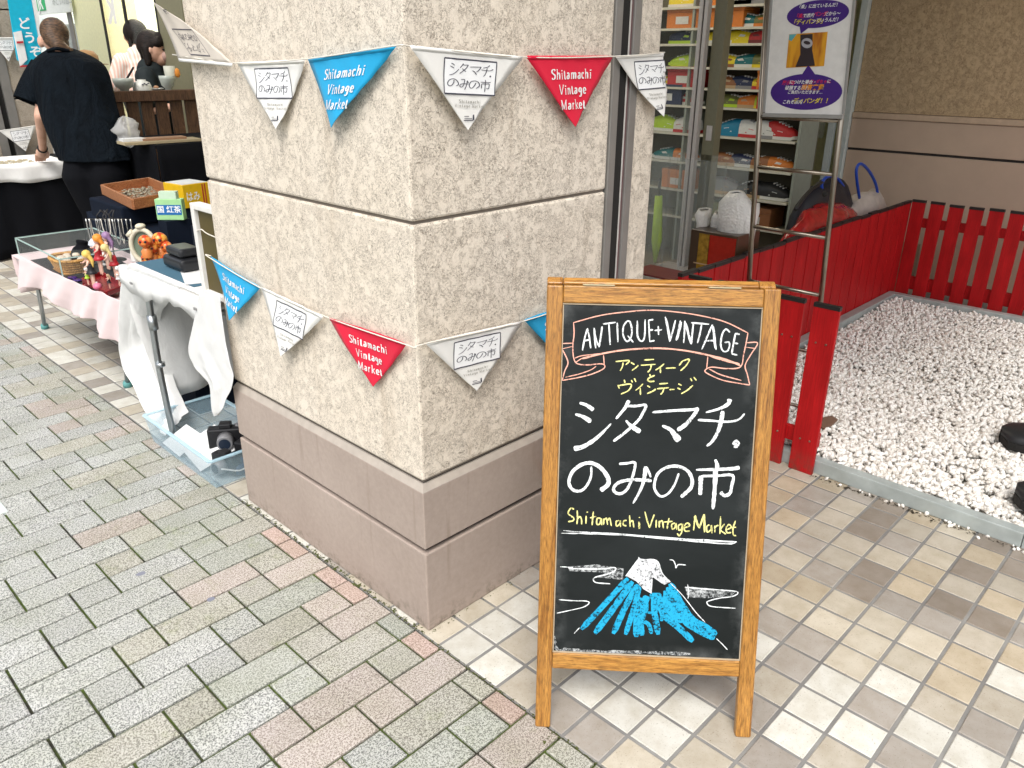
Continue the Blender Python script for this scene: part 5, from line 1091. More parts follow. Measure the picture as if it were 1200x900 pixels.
chain(b, [head-UP*.07-fwd*.01, neck-UP*.03+rgt*.03], [.052,.058]); ear = head-rgt*.088-UP*.028-fwd*.030; b.ball(ear, (.020,.026,.038), 8, 6)
chest = shL.lerp(shR,.5)-UP*.12; chain(b, [neck+rgt*.04-UP*.05, chest, pelvis+UP*.18, pelvis], [.06,.095,.08,.095]); chain(b, [shL, chest], [.055,.08]); chain(b, [shR, chest], [.055,.08])
chain(b, [shL, elbow, wrist], [.052,.040,.026]); chain(b, [shR-rgt*.04, shR-UP*.28+fwd*.10, shR-UP*.38+fwd*.34-rgt*.06], [.052,.042,.028])
chain(b, [pelvis-rgt*.09, ftL.lerp(pelvis,.5)-rgt*.03, ftL+UP*.05], [.095,.065,.042]); chain(b, [pelvis+rgt*.09, ftR.lerp(pelvis,.5), ftR+UP*.05], [.095,.065,.042])
hd_ = (hand-wrist).normalized(); side = hd_.cross(UP).normalized()
chain(b, [wrist, wrist.lerp(hand,.45)], [.024,.036])
kn = wrist.lerp(hand,.6)
for k in range(4):
    a = kn+side*(.030-.020*k); c1 = a+hd_*(.042-.004*abs(k-1.4))-UP*.004; c2 = c1+hd_*.022-UP*.020; chain(b, [a, c1, c2], [.0105,.0095,.0075], .8)
chain(b, [wrist.lerp(hand,.3)+side*.03, kn+side*.052, kn+side*.048+hd_*.035-UP*.012], [.012,.0105,.009], .8)
b.build('body', skin, per, remesh=.0065, smoothit=3)
def ring(c, rx, ry, n=36, ph=0, amp=0, fr_q=9):
    return [c+rgt*(rx*math.cos(a)*(1+amp*math.sin(fr_q*a+ph)))+fwd*(ry*math.sin(a)*(1+amp*math.sin((fr_q+4)*a+ph*1.7))) for a in [2*math.pi*i/n for i in range(n+1)]]
prof = [(55,58,76,.5),(59,50,86,.7),(65,42,100,.72),(73,35,114,.66),(84,32,121,.60),(98,34,125,.56),(112,39,128,.52),(128,43,132,.5),(145,48,137,.5),(162,55,142,.5),(178,62,147,.5),(189,67,150,.5)]
rows = []
for i, (v, l, r_, dr) in enumerate(prof):
    c_ = PD((l+r_)/2, v)+fwd*.06; w = (r_-l)/2*D/FPX; rows.append(ring(c_, w, w*dr*1.3, ph=i*.25, amp=.01+.004*i if i > 2 else 0))
b = MB(); b.grid(rows); b.build('blouse', mt['blouse'], per, solid=.003, sub=1)
slv = [(PD(47,76)+fwd*.05,.078),(PD(40,92)+fwd*.05,.092),(PD(33,109)+fwd*.05,.096),(PD(29,121)+fwd*.05,.098)]
rows = []
for i, (c_, r_) in enumerate(slv):
    ax_ = (slv[min(i+1,3)][0]-slv[max(i-1,0)][0]).normalized(); s1 = ax_.cross(fwd).normalized(); s2 = ax_.cross(s1)
    rows.append([c_+s1*(r_*math.cos(a))+s2*(r_*.8*math.sin(a))*(1+.05*math.sin(5*a+i)) for a in [2*math.pi*k/20 for k in range(21)]])
b = MB(); b.grid(rows); b.build('sleeve', mt['blouse'], per, solid=.003, sub=1)
b = MB(); b.tube(curve([neck-fwd*.065-UP*.01-rgt*.03, neck-fwd*.07+UP*.004+rgt*.04, neck-fwd*.03+rgt*.10-UP*.01], 5), .012, 8); b.build('collar', mt['blouse'], per)
b = MB()
for s, ft_ in ((-1, ftL), (1, ftR)):
    b.tube([pelvis+UP*.08+rgt*s*.07, pelvis-UP*.10+rgt*s*.095, ft_.lerp(pelvis,.5)+rgt*s*.01, ft_+UP*.10], [.115,.16,.12,.11], 20, sy=.85)
b.build('trousers', mt['trousers'], per, remesh=.016, smoothit=2)
for ft_ in (ftL, ftR):
    b = MB(); b.tube([ft_-fwd*.08+UP*.035, ft_+UP*.045, ft_+fwd*.09+UP*.035, ft_+fwd*.17+UP*.028], [.034,.044,.042,.026], 12); b.build('shoe', mt['black_paint'], per)
hair = M_('hair_brown', lambda t: t.out(t.mix(t.ramp(t.noise(t.map(t.obj(), (4,4,30)), 9, 4), [(.4,0.),(.62,1.)]), (.018,.010,.006), (.16,.085,.040)), .45, t.bump(t.noise(t.map(t.obj(), (4,4,30)), 20, 3), .6, .006)))
b = MB(); b.ball(head+UP*.034-fwd*.018+rgt*.014, (.090,.090,.094), 18, 12); b.ball(head-fwd*.035+rgt*.035-UP*.03, (.066,.066,.07), 14, 9); chain(b, [head-fwd*.06+rgt*.02, head-fwd*.10+rgt*.06-UP*.05, head-fwd*.08+rgt*.105-UP*.085, head-fwd*.07+rgt*.135-UP*.075], [.07,.045,.034,.010])
b.build('hair', hair, per, remesh=.007, smoothit=2)
b = MB(); b.tube(curve([head-rgt*.088-UP*.012, head-fwd*.085-rgt*.03-UP*.028, head-fwd*.10+rgt*.05-UP*.02], 5), .0045, 6); b.build('hair_tie', solid('strapb', (.42,.26,.16), .5), per)
b = MB(); b.ball(head+fwd*.062-rgt*.045-UP*.062, (.048,.048,.045), 12, 8); b.build('face_mask', solid('mask', (.60,.63,.70), .7), per)
b = MB(); b.tube([wrist.lerp(hand,.06)+(side*math.cos(a)+hd_.cross(side)*math.sin(a))*.030 for a in [2*math.pi*i/16 for i in range(17)]], .0055, 6, cap=False); b.build('bracelet', mt['dark'], per)
# brown hat on a stand behind the seller
hp = atd(100, 66, 5.9); t = empty('straw_hat', hp, 'rounded brown straw hat showing over the shoulder of the seller', 'hat')
b = MB(); b.lathe(hp-UP*.05, [(.15,-.005),(.10,0),(.088,.02),(.085,.055),(.06,.085),(0,.095)], 24); b.build('crown', solid('straw', (.30,.17,.07), .7), t, solid=.004)
b = MB(); b.lathe(hp-UP*.045, [(.089,0),(.089,.02)], 24); b.build('hat_band', solid('hband', (.10,.05,.02), .7), t)
b = MB(); b.tube([V3(hp.x,hp.y,0), hp-UP*.04], .012, 8); b.lathe(V3(hp.x,hp.y,0), [(0,.02),(.12,.02),(.13,0)], 16); tag(b.build('hat_stand', mt['dark']), 'thin dark stand carrying the brown straw hat', 'stand')
# ---- brown bench back with bowls
BY2 = 5.0
def BQ(u, v, y=BY2): return at(u, v, 1, y)
bc = empty('wooden_bench', (1.6, BY2, 0), 'dark brown slatted bench with bowls set along its top rail', 'bench')
tl_, tr2 = BQ(132,107), BQ(236,110); ztop = tl_.z
b = MB(); b.box((tl_.x-.1, BY2-.03, ztop-.075), (tr2.x+.3, BY2+.10, ztop)); b.build('top_rail', mt['darkwood'], bc, bev=.004)
for k in range(8):
    u0 = 139+k*17.2-8; a, c = BQ(u0, 120).x, BQ(u0+13.5, 120).x
    b = MB(); b.box((a, BY2, .35), (c, BY2+.025, ztop-.077)); b.build('slat', mt['darkwood'], bc, bev=.003)
b = MB(); b.box((tl_.x-.1, BY2+.03, .36), (tr2.x+.3, BY2+.5, .40)); b.build('seat', mt['darkwood'], bc)
for x in (tl_.x-.05, tr2.x+.25):
    for y in (BY2+.04, BY2+.46): b = MB(); b.box((x-.03, y-.02, 0), (x+.03, y+.03, .359)); b.build('leg', mt['darkwood'], bc)
def bowl(u, v, r, h, label, deco=False, flip=False):
    p = BQ(u, v, BY2+.035); p.z = ztop+.001; t = empty('bowl', p, label, 'bowl', 'bowls on the bench rail')
    pr_ = [(r*.42,0),(r*.45,h*.12),(r*.8,h*.3),(r,h*.75),(r*1.02,h),(r*.95,h),(r*.9,h*.7),(r*.6,h*.3),(0,h*.22)]
    if flip: pr_ = [(r,0),(r*1.0,h*.3),(r*.8,h*.75),(r*.45,h*.88),(r*.45,h),(0,h)]
    b = MB(); b.lathe(p, pr_, 22); b.build('bowl_body', solid('celadon' if not flip else 'porcelain', (.42,.46,.42) if not flip else (.62,.62,.58), .25), t)
    if deco: b = MB(); [b.ball(p+V3(-r*.3+k*.014, -r*.93, h*.55+.008*(k%2)), (.008,.004,.005), 6, 4) for k in range(4)]; b.build('painted_mark', mt['ink'], t)
bowl(146.5, 108, .072, .085, 'grey green bowl standing upright, leftmost on the bench rail'); bowl(168, 109, .068, .075, 'white bowl with a dark painted mark turned upside down', True, True)
bowl(198, 109, .055, .10, 'tall cream sauce bowl at the right on the bench rail')
p = BQ(184, 109, BY2+.03); p.z = ztop+.001; t = empty('saucer', p, 'small saucer with a brown lump between the bowls', 'saucer'); b = MB(); b.lathe(p, [(.03,0),(.055,.012),(.052,.014),(0,.005)], 18); b.build('plate', mt['porcelain'], t); b = MB(); b.ball(p+V3(0,0,.02), (.02,.02,.012), 8, 6); b.build('sweet', solid('f_tan2', (.40,.22,.12), .6), t)
cp_ = BQ(200, 92, BY2+.06); cp_.z = ztop+.09; t = empty('paper_cup', cp_, 'pale paper cup with an orange figure standing in the tall bowl', 'cup'); b = MB(); b.lathe(cp_-V3(0,0,.02), [(.036,0),(.042,.10),(.040,.10),(0,.01)], 18); b.build('cup', solid('cupg', (.50,.50,.42), .5), t); b = MB(); b.ball(cp_+V3(.045,-.03,.03), (.022,.012,.035), 8, 6); b.build('orange_print', f_or if 0 else org, t)
# ---- black draped table right of the seller with tray and bag
b2 = empty('draped_table', (1.75, 4.65, 0), 'black draped table in front of the brown bench', 'table')
b = MB(); b.box((1.14, 4.02, .845), (2.2, 4.75, .865)); b.build('tabletop', mt['black_cloth'], b2)
b = MB(); b.grid(drape([(1.14,4.015,.863),(1.14,4.01,.01)], [(2.2,4.015,.863),(2.2,4.01,.01)], 8, 40, T, .014, 44)); b.build('cloth_side', mt['black_cloth'], b2, solid=.002)
b = MB(); b.grid(drape([(1.136,4.02,.863),(1.132,4.02,.01)], [(1.136,4.75,.863),(1.132,4.75,.01)], 8, 20, L, .014, 24)); b.build('cloth_side', mt['black_cloth'], b2, solid=.002)
p = LZ(188, 167, .867); t = carton('bread_board', p, .50, .16, .018, R(-4), solid('boardw', (.44,.36,.22), .6), 'pale wooden board with a folded cloth on the black table', 'board', (('folded_cloth', (-.12,-.05,.019), (.16,.05,.034), solid('clothb', (.34,.20,.12), .8)), ('napkin', (-.24,-.03,.019), (-.10,.06,.036), mt['paper'])))
p = LZ(154, 167, .867); t = empty('plastic_bag', p, 'crumpled clear plastic bag beside the bench slats', 'plastic bag')
b = MB(); b.ball(p+V3(0,.06,.075), (.075,.06,.085), 14, 10)
b.v = [q_+Vector([noise.noise(q_*18+Vector((k*7,0,0)))*.05 for k in range(3)]) for q_ in b.v]; b.build('bag_body', mt['bag'], t)
# ---- two people seated behind the bench
def seated(d, hu, hv, hr, body, hairm, shirt, label, turn, mask=None, extra=None):
    h = atd(hu, hv, d); t = empty('person', (h.x, h.y, 0), label, 'person')
    f_ = Vector((math.cos(turn), math.sin(turn), 0)); r_ = Vector((f_.y, -f_.x, 0)); (bl, br, bv0, bv1) = body
    sh = h-UP*(.22)+f_*-.05; hip = Vector((sh.x, sh.y, .50))-f_*.08
    b = MB(); b.ball(h, (hr*.92,hr*.92,hr*1.15), 14, 10); b.ball(h+f_*hr*.45-UP*hr*.62, hr*.62, 10, 8); b.ball(h+f_*hr*1.0-UP*hr*.15, .014, 8, 6)
    for s in (-1,1): b.ball(h+r_*s*hr*.9-UP*.01, (.012,.02,.026), 8, 6)
    chain(b, [h-UP*hr*.7-f_*.02, sh+UP*.06], [.048,.055]); chain(b, [sh+UP*.05, sh-UP*.2, hip], [.09,.14,.14])
    ws = []
    for s in (-1,1):
        e = sh+r_*s*.21-UP*.24+f_*.05; w_ = e+f_*.20-r_*s*.08+UP*.02; chain(b, [sh+r_*s*.16, e, w_], [.052,.042,.028]); ws.append(w_)
        chain(b, [w_, w_+f_*.05], [.028,.034])
        for k in range(4): a = w_+f_*.07+r_*(.026-.017*k); chain(b, [a, a+f_*.03, a+f_*.045-UP*.015], [.010,.009,.007], .9)
        chain(b, [w_+f_*.03-r_*s*.03, w_+f_*.06-r_*s*.045], [.011,.009], .9)
        k_ = hip+r_*s*.10+f_*.42; chain(b, [hip+r_*s*.09, k_, Vector((k_.x, k_.y, .05))], [.09,.06,.04])
        chain(b, [Vector((k_.x, k_.y, .04)), Vector((k_.x, k_.y, .035))+f_*.14], [.04,.03])
    b.build('body', skin, t, remesh=.010, smoothit=2)
    b = MB(); chain(b, [sh+UP*.045, sh-UP*.18, hip+UP*.02], [.115,.165,.165])
    for s in (-1,1): chain(b, [sh+r_*s*.15+UP*.0, sh+r_*s*.22-UP*.16+f_*.03], [.085,.080])
    b.build('shirt', shirt, t, remesh=.014, smoothit=2)
    b = MB()
    for s in (-1,1): k_ = hip+r_*s*.10+f_*.42; chain(b, [hip+r_*s*.08, k_, Vector((k_.x, k_.y, .12))], [.115,.08,.06])
    b.build('trousers', mt['trousers'], t, remesh=.018)
    b = MB(); b.ball(h+UP*hr*.26-f_*hr*.22, (hr*1.02,hr*1.02,hr*1.10), 16, 12)
    if extra == 'bob': chain(b, [h-f_*hr*.45, h-f_*hr*.6-UP*hr*1.0], [hr*.7,hr*.4]); chain(b, [h+r_*hr*.70-f_*.03, h+r_*hr*.8-UP*hr*1.0-f_*.03], [hr*.42,hr*.26]); chain(b, [h-r_*hr*.70-f_*.01, h-r_*hr*.8-UP*hr*.9-f_*.01], [hr*.42,hr*.26]); chain(b, [h+UP*hr*.7+f_*hr*.5, h+f_*hr*.90+UP*hr*.38], [hr*.5,hr*.36]); chain(b, [h+UP*hr*.45-r_*hr*.5+f_*hr*.5, h+UP*hr*.45+r_*hr*.5+f_*hr*.5], [hr*.42,hr*.42])
    b.build('hair', hairm, t, remesh=.009, smoothit=1)
    for s in (-1,1): b = MB(); b.ball(h+f_*hr*.86+r_*s*hr*.36-UP*hr*.06, (.013,.013,.007), 8, 6); b.build('eye', mt['dark'], t)
    if mask: b = MB(); b.ball(h+f_*hr*.72-UP*hr*.55, (hr*.55,hr*.55,hr*.5), 12, 8); b.build('face_mask', mask, t)
    return t, sh, f_, r_
hb = M_('hair_black', lambda t: t.out(t.mix(t.ramp(t.noise(t.map(t.obj(), (4,4,25)), 9, 4), [(.4,0.),(.65,1.)]), (.004,.003,.003), (.020,.012,.009)), .6, t.bump(t.noise(t.map(t.obj(), (4,4,25)), 20, 3), .6, .006), spec=.25))
stripe = M_('stripe_shirt', lambda t: t.out(t.mix(t.ramp(t.n('ShaderNodeTexWave', {'Vector': t.obj(), 'Scale': 14.0, 'Distortion': 1.5}).outputs[1], [(.4,0.),(.6,1.)]), (.78,.50,.42), (.80,.72,.66)), .8))
pA, *_ = seated(6.9, 159, 42, .100, None or (0,0,0,0), hb, stripe, 'person with short black hair in a pink striped shirt seated by the store window', R(75))
pB, shb, f_, r_ = seated(6.45, 180, 57, .108, (0,0,0,0), hb, solid('darkteal', (.004,.010,.012), .8), 'person with black bobbed hair, face mask and dark top seated behind the bench', R(-42), solid('mask2', (.42,.26,.22), .7), 'bob')
b = MB(); b.tube(curve([shb+r_*.12+UP*.08-f_*.09, shb+r_*.15-UP*.1-f_*.2, shb+r_*.2-UP*.3-f_*.16], 5), .009, 6); b.build('shoulder_strap', mt['dark'], pB)
for nm, p_ in (('stool', pA), ('stool', pB)):
    l = W[p_.name].translation; t = empty('stool', (l.x, l.y, 0), 'plain wooden stool under the %s' % ('person in the striped shirt' if p_ is pA else 'person in the dark top'), 'stool')
    b = MB(); b.lathe((l.x,l.y,.36), [(0,.03),(.17,.03),(.17,0),(0,0)], 18); b.build('seat', mt['darkwood'], t)
    for a in range(4): b = MB(); b.tube([(l.x+.10*math.cos(a*1.57), l.y+.10*math.sin(a*1.57), .36), (l.x+.15*math.cos(a*1.57), l.y+.15*math.sin(a*1.57), 0)], .014, 6); b.build('leg', mt['darkwood'], t)
# ================================================================ SHOE SHOP BEHIND THE PEBBLE BED
SHX = 4.0
def SH(u, v, x=SHX): return at(u, v, 0, x)
rk = empty('shoe_rack', (SHX+.2, 1.8, 0), 'tall rack of many narrow shelves of shoes inside the shop', 'shelf rack')
b = MB(); b.box((SHX+.26, 1.02, 0), (SHX+.29, 2.75, 2.7)); b.build('back_panel', solid('rackback', (.10,.085,.05), .7), rk)
levels = [6, 32, 51, 79, 104, 126, 160, 195, 229, 262]
for v in levels:
    z = SH(850, v).z; b = MB(); b.box((SHX, 1.04, z-.012), (SHX+.255, 2.74, z)); b.build('shelf', solid('shelfw', (.42,.40,.30), .35), rk, bev=.002)
    b = MB(); b.box((SHX-.006, 1.04, z-.014), (SHX-.0005, 2.74, z+.001)); b.build('shelf_edge', solid('shelfedge', (.62,.60,.50), .3), rk)
for y in (1.02, 1.88, 2.75): b = MB(); b.box((SHX+.0, y-.008, 0), (SHX+.258, y+.008, 2.7)); b.build('upright', solid('upr', (.30,.33,.28), .4), rk)
cols = {'yellow': (.78,.62,.02), 'blue': (.01,.20,.34), 'navy': (.02,.03,.08), 'white': (.70,.70,.66), 'red': (.50,.03,.03), 'lime': (.45,.66,.03), 'brown': (.28,.11,.04), 'olive': (.16,.17,.05), 'black': (.02,.02,.02), 'tan': (.48,.33,.18), 'teal': (.01,.15,.16), 'orange': (.66,.20,.03), 'grey': (.25,.25,.25), 'maroon': (.18,.03,.03)}
cm = {k: solid('shoe_'+k, c, .45) for k, c in cols.items()}
def shoe(y, z, c, sole, label, x=SHX+.03, Ln=.27, d=1, hi=0):
    t = empty('shoe', (x+.06, y, z+.001), label, 'shoe', 'shoes on the shop shelves')
    n = 14; rows = []
    for i in range(n+1):
        s = i/n
        w = .036+.012*math.sin(s*math.pi*.9)-(0 if s < .93 else .02*(s-.93)/.07); w *= (1 if s > .04 else .75)
        h = .062+hi*.03+.022*math.sin(min(s/.35,1)*math.pi*.5) if s < .42 else (.084+hi*.03)*max(0, 1-(s-.42)/.58)**.62+.030*((s-.42)/.58); h = max(.032, h)
        sq = [(1,.0),(1.02,.35),(.92,.66),(.55,.93),(.0,1.0),(-.55,.93),(-.92,.66),(-1.02,.35),(-1,.0)]
        rows.append([V3(x+.06+w*a, y+d*(s-.5)*Ln, z+.018+(h-.018)*q_) for a, q_ in sq])
    b = MB(); b.grid(rows); k = len(b.v); b.f += [tuple(range(8, -1, -1)), tuple(range(k-9, k))]; b.sm += [False, False]; b.build('upper', cm[c], t)
    rows = []
    for i in range(n+1):
        s = i/n; w = (.040+.012*math.sin(s*math.pi*.9))*(.7 if i in (0, n) else 1); tk = .007 if s > .9 else 0
        rows.append([V3(x+.06+w*a, y+d*(s-.5)*(Ln+.008), z+.001+q_*.020+tk*(1 if q_ else 1)) for a, q_ in ((1,0),(1,1),(-1,1),(-1,0),(1,0))])
    b = MB(); b.grid(rows, False); k = len(b.v); b.f += [(0,1,2,3), (k-5,k-4,k-3,k-2)]; b.sm += [False, False]; b.build('sole', cm[sole], t)
    b = MB()
    for j in range(4): s = .50+.085*j; hh = (.084+hi*.03)*max(0, 1-(s-.42)/.58)**.62+.030*((s-.42)/.58); b.box((x+.035, y+d*(s-.5)*Ln-.004, z+hh-.004), (x+.085, y+d*(s-.5)*Ln+.004, z+hh+.004))
    b.build('laces', cm['white' if c not in ('white', 'grey') else 'grey'], t)
    b = MB(); b.add([V3(x+.012, y+d*(s-.5)*Ln, z+h_) for s, h_ in ((.42,.030),(.58,.028),(.66,.052),(.52,.058))], [(0,1,2,3)]); b.build('side_flash', cm[sole if sole != c else 'white'], t)
def boxs(y, z, w, h, c, label, x=SHX+.02, d=.2):
    t = empty('shoe_box', (x+d/2, y, z+.001), label, 'shoe box', 'shoe boxes on the shop shelves'); b = MB(); b.box((x, y-w/2, z+.001), (x+d, y+w/2, z+h*.74)); b.build('box_body', cm[c], t, bev=.002); b = MB(); b.box((x-.003, y-w/2-.003, z+h*.74+.001), (x+d, y+w/2+.003, z+h)); b.build('box_lid', cm[c], t, bev=.002)
    b = MB(); b.box((x-.0042, y-w*.2, z+h*.2), (x-.0002, y+w*.2, z+h*.55)); b.build('label', cm['white'], t)
lv = ['top shelf in view', 'second shelf down', 'third shelf down', 'fourth shelf down', 'fifth shelf down', 'sixth shelf down', 'seventh shelf down', 'second shelf from the floor boxes', 'lowest lit shelf', 'bottom shelf']
plan = {0: [(845,'b','orange','white'),(872,'b','grey','white'),(797,'s','yellow','white'),(890,'s','red','white')],
 1: [(848,'b','orange','white'),(868,'s','teal','white'),(890,'s','olive','orange'),(797,'b','orange','white')],
 2: [(862,'s','yellow','yellow'),(884,'s','red','maroon'),(840,'s','yellow','white'),(797,'s','navy','lime')],
 3: [(866,'s','teal','white'),(847,'s','yellow','brown'),(888,'s','olive','yellow'),(797,'s','lime','lime')],
 4: [(845,'s','brown','tan'),(866,'s','navy','grey'),(888,'s','yellow','red'),(797,'b','red','white')],
 5: [(850,'s','olive','lime'),(870,'s','orange','tan'),(889,'s','lime','yellow'),(795,'s','red','white')],
 6: [(850,'s','blue','blue'),(872,'s','white','red'),(893,'s','white','grey'),(793,'s','white','red')],
 7: [(844,'s','brown','tan'),(865,'s','navy','white'),(886,'s','brown','tan'),(905,'s','orange','white'),(791,'s','orange','white')],
 8: [(843,'s','grey','tan'),(874,'s','black','tan'),(900,'s','black','white'),(789,'b','orange','white')],
 9: [(845,'b','olive','white'),(880,'b','brown','white')]}
for li, extra_ in {0: [(858,'b','teal','white')], 1: [(833,'s','red','white')], 2: [(902,'s','yellow','black')], 3: [(905,'s','blue','white')], 4: [(905,'b','orange','white'),(780,'s','yellow','white')], 5: [(905,'b','red','white'),(778,'b','navy','white')], 6: [(906,'s','red','white'),(776,'s','lime','white')], 7: [(776,'s','teal','white')], 2.5: []}.items():
    if li in plan: plan[li] += extra_
for li, items in plan.items():
    for k, (u, ty, c, s) in enumerate(items):
        z = SH(850, levels[li]).z; y = SH(u, levels[li]).y
        where = 'behind the glass door' if u < 800 else 'left part' if u < 856 else 'middle part' if u < 880 else 'right part'
        if ty == 's': shoe(y, z, c, s, '%s shoe with %s sole, %s, %s' % (c, s, where, lv[li]), d=-1 if (li+k) % 3 else 1, hi=(li in (6, 8)))
        else: boxs(y, z, .25, .135, c, '%s shoe box, %s, %s' % (c, where, lv[li]))
# door of silver profiles
dr = empty('glass_door', (3.0, 1.1, 0), 'open silver framed glass door of the shoe shop', 'door')
def DR(u, v, x=3.0): return at(u, v, 0, x)
a, c = DR(826,50), DR(804,50)
b = MB(); b.box((3.0, a.y-.0, 0), (3.04, a.y+.022, 2.6)); b.build('door_stile', solid('silverp', (.60,.56,.53), .35, metal=.3), dr, bev=.003)
b = MB(); b.box((3.0, a.y+.030, 0), (3.04, a.y+.055, 2.6)); b.build('door_stile', mt['silverp'], dr, bev=.003)
b = MB(); b.box((3.01, a.y+.0222, 0), (3.03, a.y+.0298, 2.6)); b.build('rubber_seal', mt['dark'], dr)
b = MB(); b.box((3.015, a.y+.0555, .05), (3.022, a.y+.75, 2.55)); b.build('pane', mt['glass'], dr)
b = MB(); b.box((3.0, a.y+.0555, 0), (3.04, a.y+.75, .048)); b.build('bottom_rail', mt['silverp'], dr)
op = empty('door_post', (3.15, 1.0, 0), 'olive grey post beside the silver door profile', 'post'); b = MB(); b.box((3.05, a.y-.085, 0), (3.12, a.y-.012, 2.7)); b.build('post', solid('olivep', (.20,.19,.12), .4), op, bev=.003)
b = MB(); b.box((3.045, a.y-.07, .98), (3.0495, a.y-.035, 1.06)); b.build('lock_plate', mt['silverp'], op)
# acrylic umbrella bin
ab = empty('acrylic_bin', (3.3, 1.3, 0), 'tall clear acrylic bin standing by the shop door', 'bin')
ya, yb_ = at(852, 190, 0, 2.8).y, at(765, 190, 0, 2.8).y; zt = at(805, 186, 0, 2.8).z
for k in range(5):
    y = ya+(yb_-ya)*k/4; b = MB(); b.box((2.8, y, .25), (2.806, y+.012, zt)); b.build('acrylic_edge', mt['acrylic'], ab)
for nm, p_, q_ in (('acrylic_panel', (2.80,ya,.25),(2.805,yb_,zt)), ('acrylic_panel', (3.05,ya,.25),(3.055,yb_,zt)), ('acrylic_panel', (2.806,ya,.25),(3.049,ya+.005,zt)), ('acrylic_panel', (2.806,yb_-.005,.25),(3.049,yb_,zt))):
    b = MB(); b.box(p_, q_); b.build(nm, mt['acrylic'], ab)
b = MB(); b.box((2.79, ya-.01, .20), (3.06, yb_+.01, .249)); b.build('bin_base', mt['silverp'], ab)
for x in (2.82, 3.03):
    for y in (ya+.02, yb_-.02): b = MB(); b.box((x-.01, y-.01, 0), (x+.01, y+.01, .199)); b.build('leg', mt['silverp'], ab)
for u, c_, nm in ((772,'lime','green umbrella leaning in the acrylic bin'), (838,'orange','orange umbrella low in the acrylic bin')):
    y = at(u, 250, 0, 2.93).y; t = empty('umbrella', (2.93, y, .25), nm, 'umbrella', 'umbrellas in the acrylic bin'); z1 = {'lime': .66, 'navy': .74, 'grey': .85, 'orange': .5}[c_]
    b = MB(); b.tube([(2.93,y,.26),(2.93,y,.4),(2.93,y+.01,z1)], [.008,.032,.022], 10); b.build('canopy', cm[c_], t); b = MB(); b.tube([(2.93,y+.01,z1),(2.93,y+.01,z1+.10)], .008, 8); b.build('handle', cm['black'], t)
p = at(768, 318, 2, 0); t = carton('storage_tub', (2.55, at(765,290,0,2.45).y, 0), .22, .30, .30, 0, solid('tubgrey', (.20,.19,.17), .4), 'grey plastic tub behind the stucco strip by the shop door', 'tub', (('tub_rim', (-.12,-.16,.301), (.12,.16,.315), solid('rimg', (.42,.42,.38), .3)), ('contents', (-.10,-.14,.316), (.10,.14,.325), cm['maroon'])))
carton('cardboard_box', (2.5, at(768,315,0,2.4).y-.27, 0), .2, .22, .20, R(5), cm['tan'], 'plain cardboard box on the shop floor beside the tub', 'box')
# bubble wrap bin with red print
BXx = 2.05
ya, yb_ = at(878,280,0,BXx).y, at(809,280,0,BXx).y; ztop_ = at(845,274,0,BXx).z
wb_ = empty('wrap_bin', (BXx+.1, (ya+yb_)/2, 0), 'dark bin with red panel holding rolls of bubble wrap beyond the red fence', 'bin')
ya = max(ya, .33)
b = MB(); b.box((BXx, ya, 0), (BXx+.2, yb_, ztop_)); b.build('bin_body', solid('bin_brown', (.06,.035,.02), .3), wb_, bev=.003)
b = MB(); b.box((BXx-.003, ya+.005, ztop_-.22), (BXx-.0005, yb_-.10, ztop_-.012)); b.build('red_panel', plain('redgloss', (.40,.02,.01), .2, .3, 30), wb_)
b = MB(); b.box((BXx-.003, yb_-.097, ztop_-.22), (BXx-.0005, yb_-.045, ztop_-.012)); b.build('gold_panel', plain('goldgloss', (.42,.24,.03), .2, .6, 50), wb_)
b = MB(); b.box((BXx-.0045, ya+.02, ztop_-.15), (BXx-.0032, yb_-.03, ztop_-.145)); b.build('scratch', cm['tan'], wb_)
bub = M_('bubblewrap', lambda t: t.out((.72,.71,.68), .3, t.bump(t.n('ShaderNodeTexVoronoi', {'Vector': t.obj(), 'Scale': 95.0}).outputs[0], .8, .004), spec=.6))
for k, (u, hgt, r) in enumerate(((818,.075,.028), (834,.065,.036), (854,.165,.066), (874,.120,.050))):
    y = max(.37, at(u, 275, 0, BXx+.07).y); p = V3(BXx+.10+.03*(k % 2), y, ztop_-.05); t = empty('bubble_wrap', p, ('slim roll of white bubble wrap, leftmost in the bin', 'short loose roll of bubble wrap second from the left', 'tallest pointed roll of bubble wrap in the bin', 'roll of bubble wrap at the right behind the steel rack')[k], 'bubble wrap', 'rolls of bubble wrap in the bin')
    h_ = hgt+.05; b = MB(); b.lathe(p, [(r*.97,0),(r,h_*.5),(r*1.03,h_*.8),(r*(.55 if k == 2 else .96),h_),(r*(.3 if k == 2 else .7),h_*.99)], 20)
    b.v = [q_+Vector((noise.noise(q_*19), noise.noise(q_*19+V3(9,9,9)), .6*noise.noise(q_*19+V3(5,0,9))))*.016 for q_ in b.v]; b.build('roll', bub, t, solid=.004)
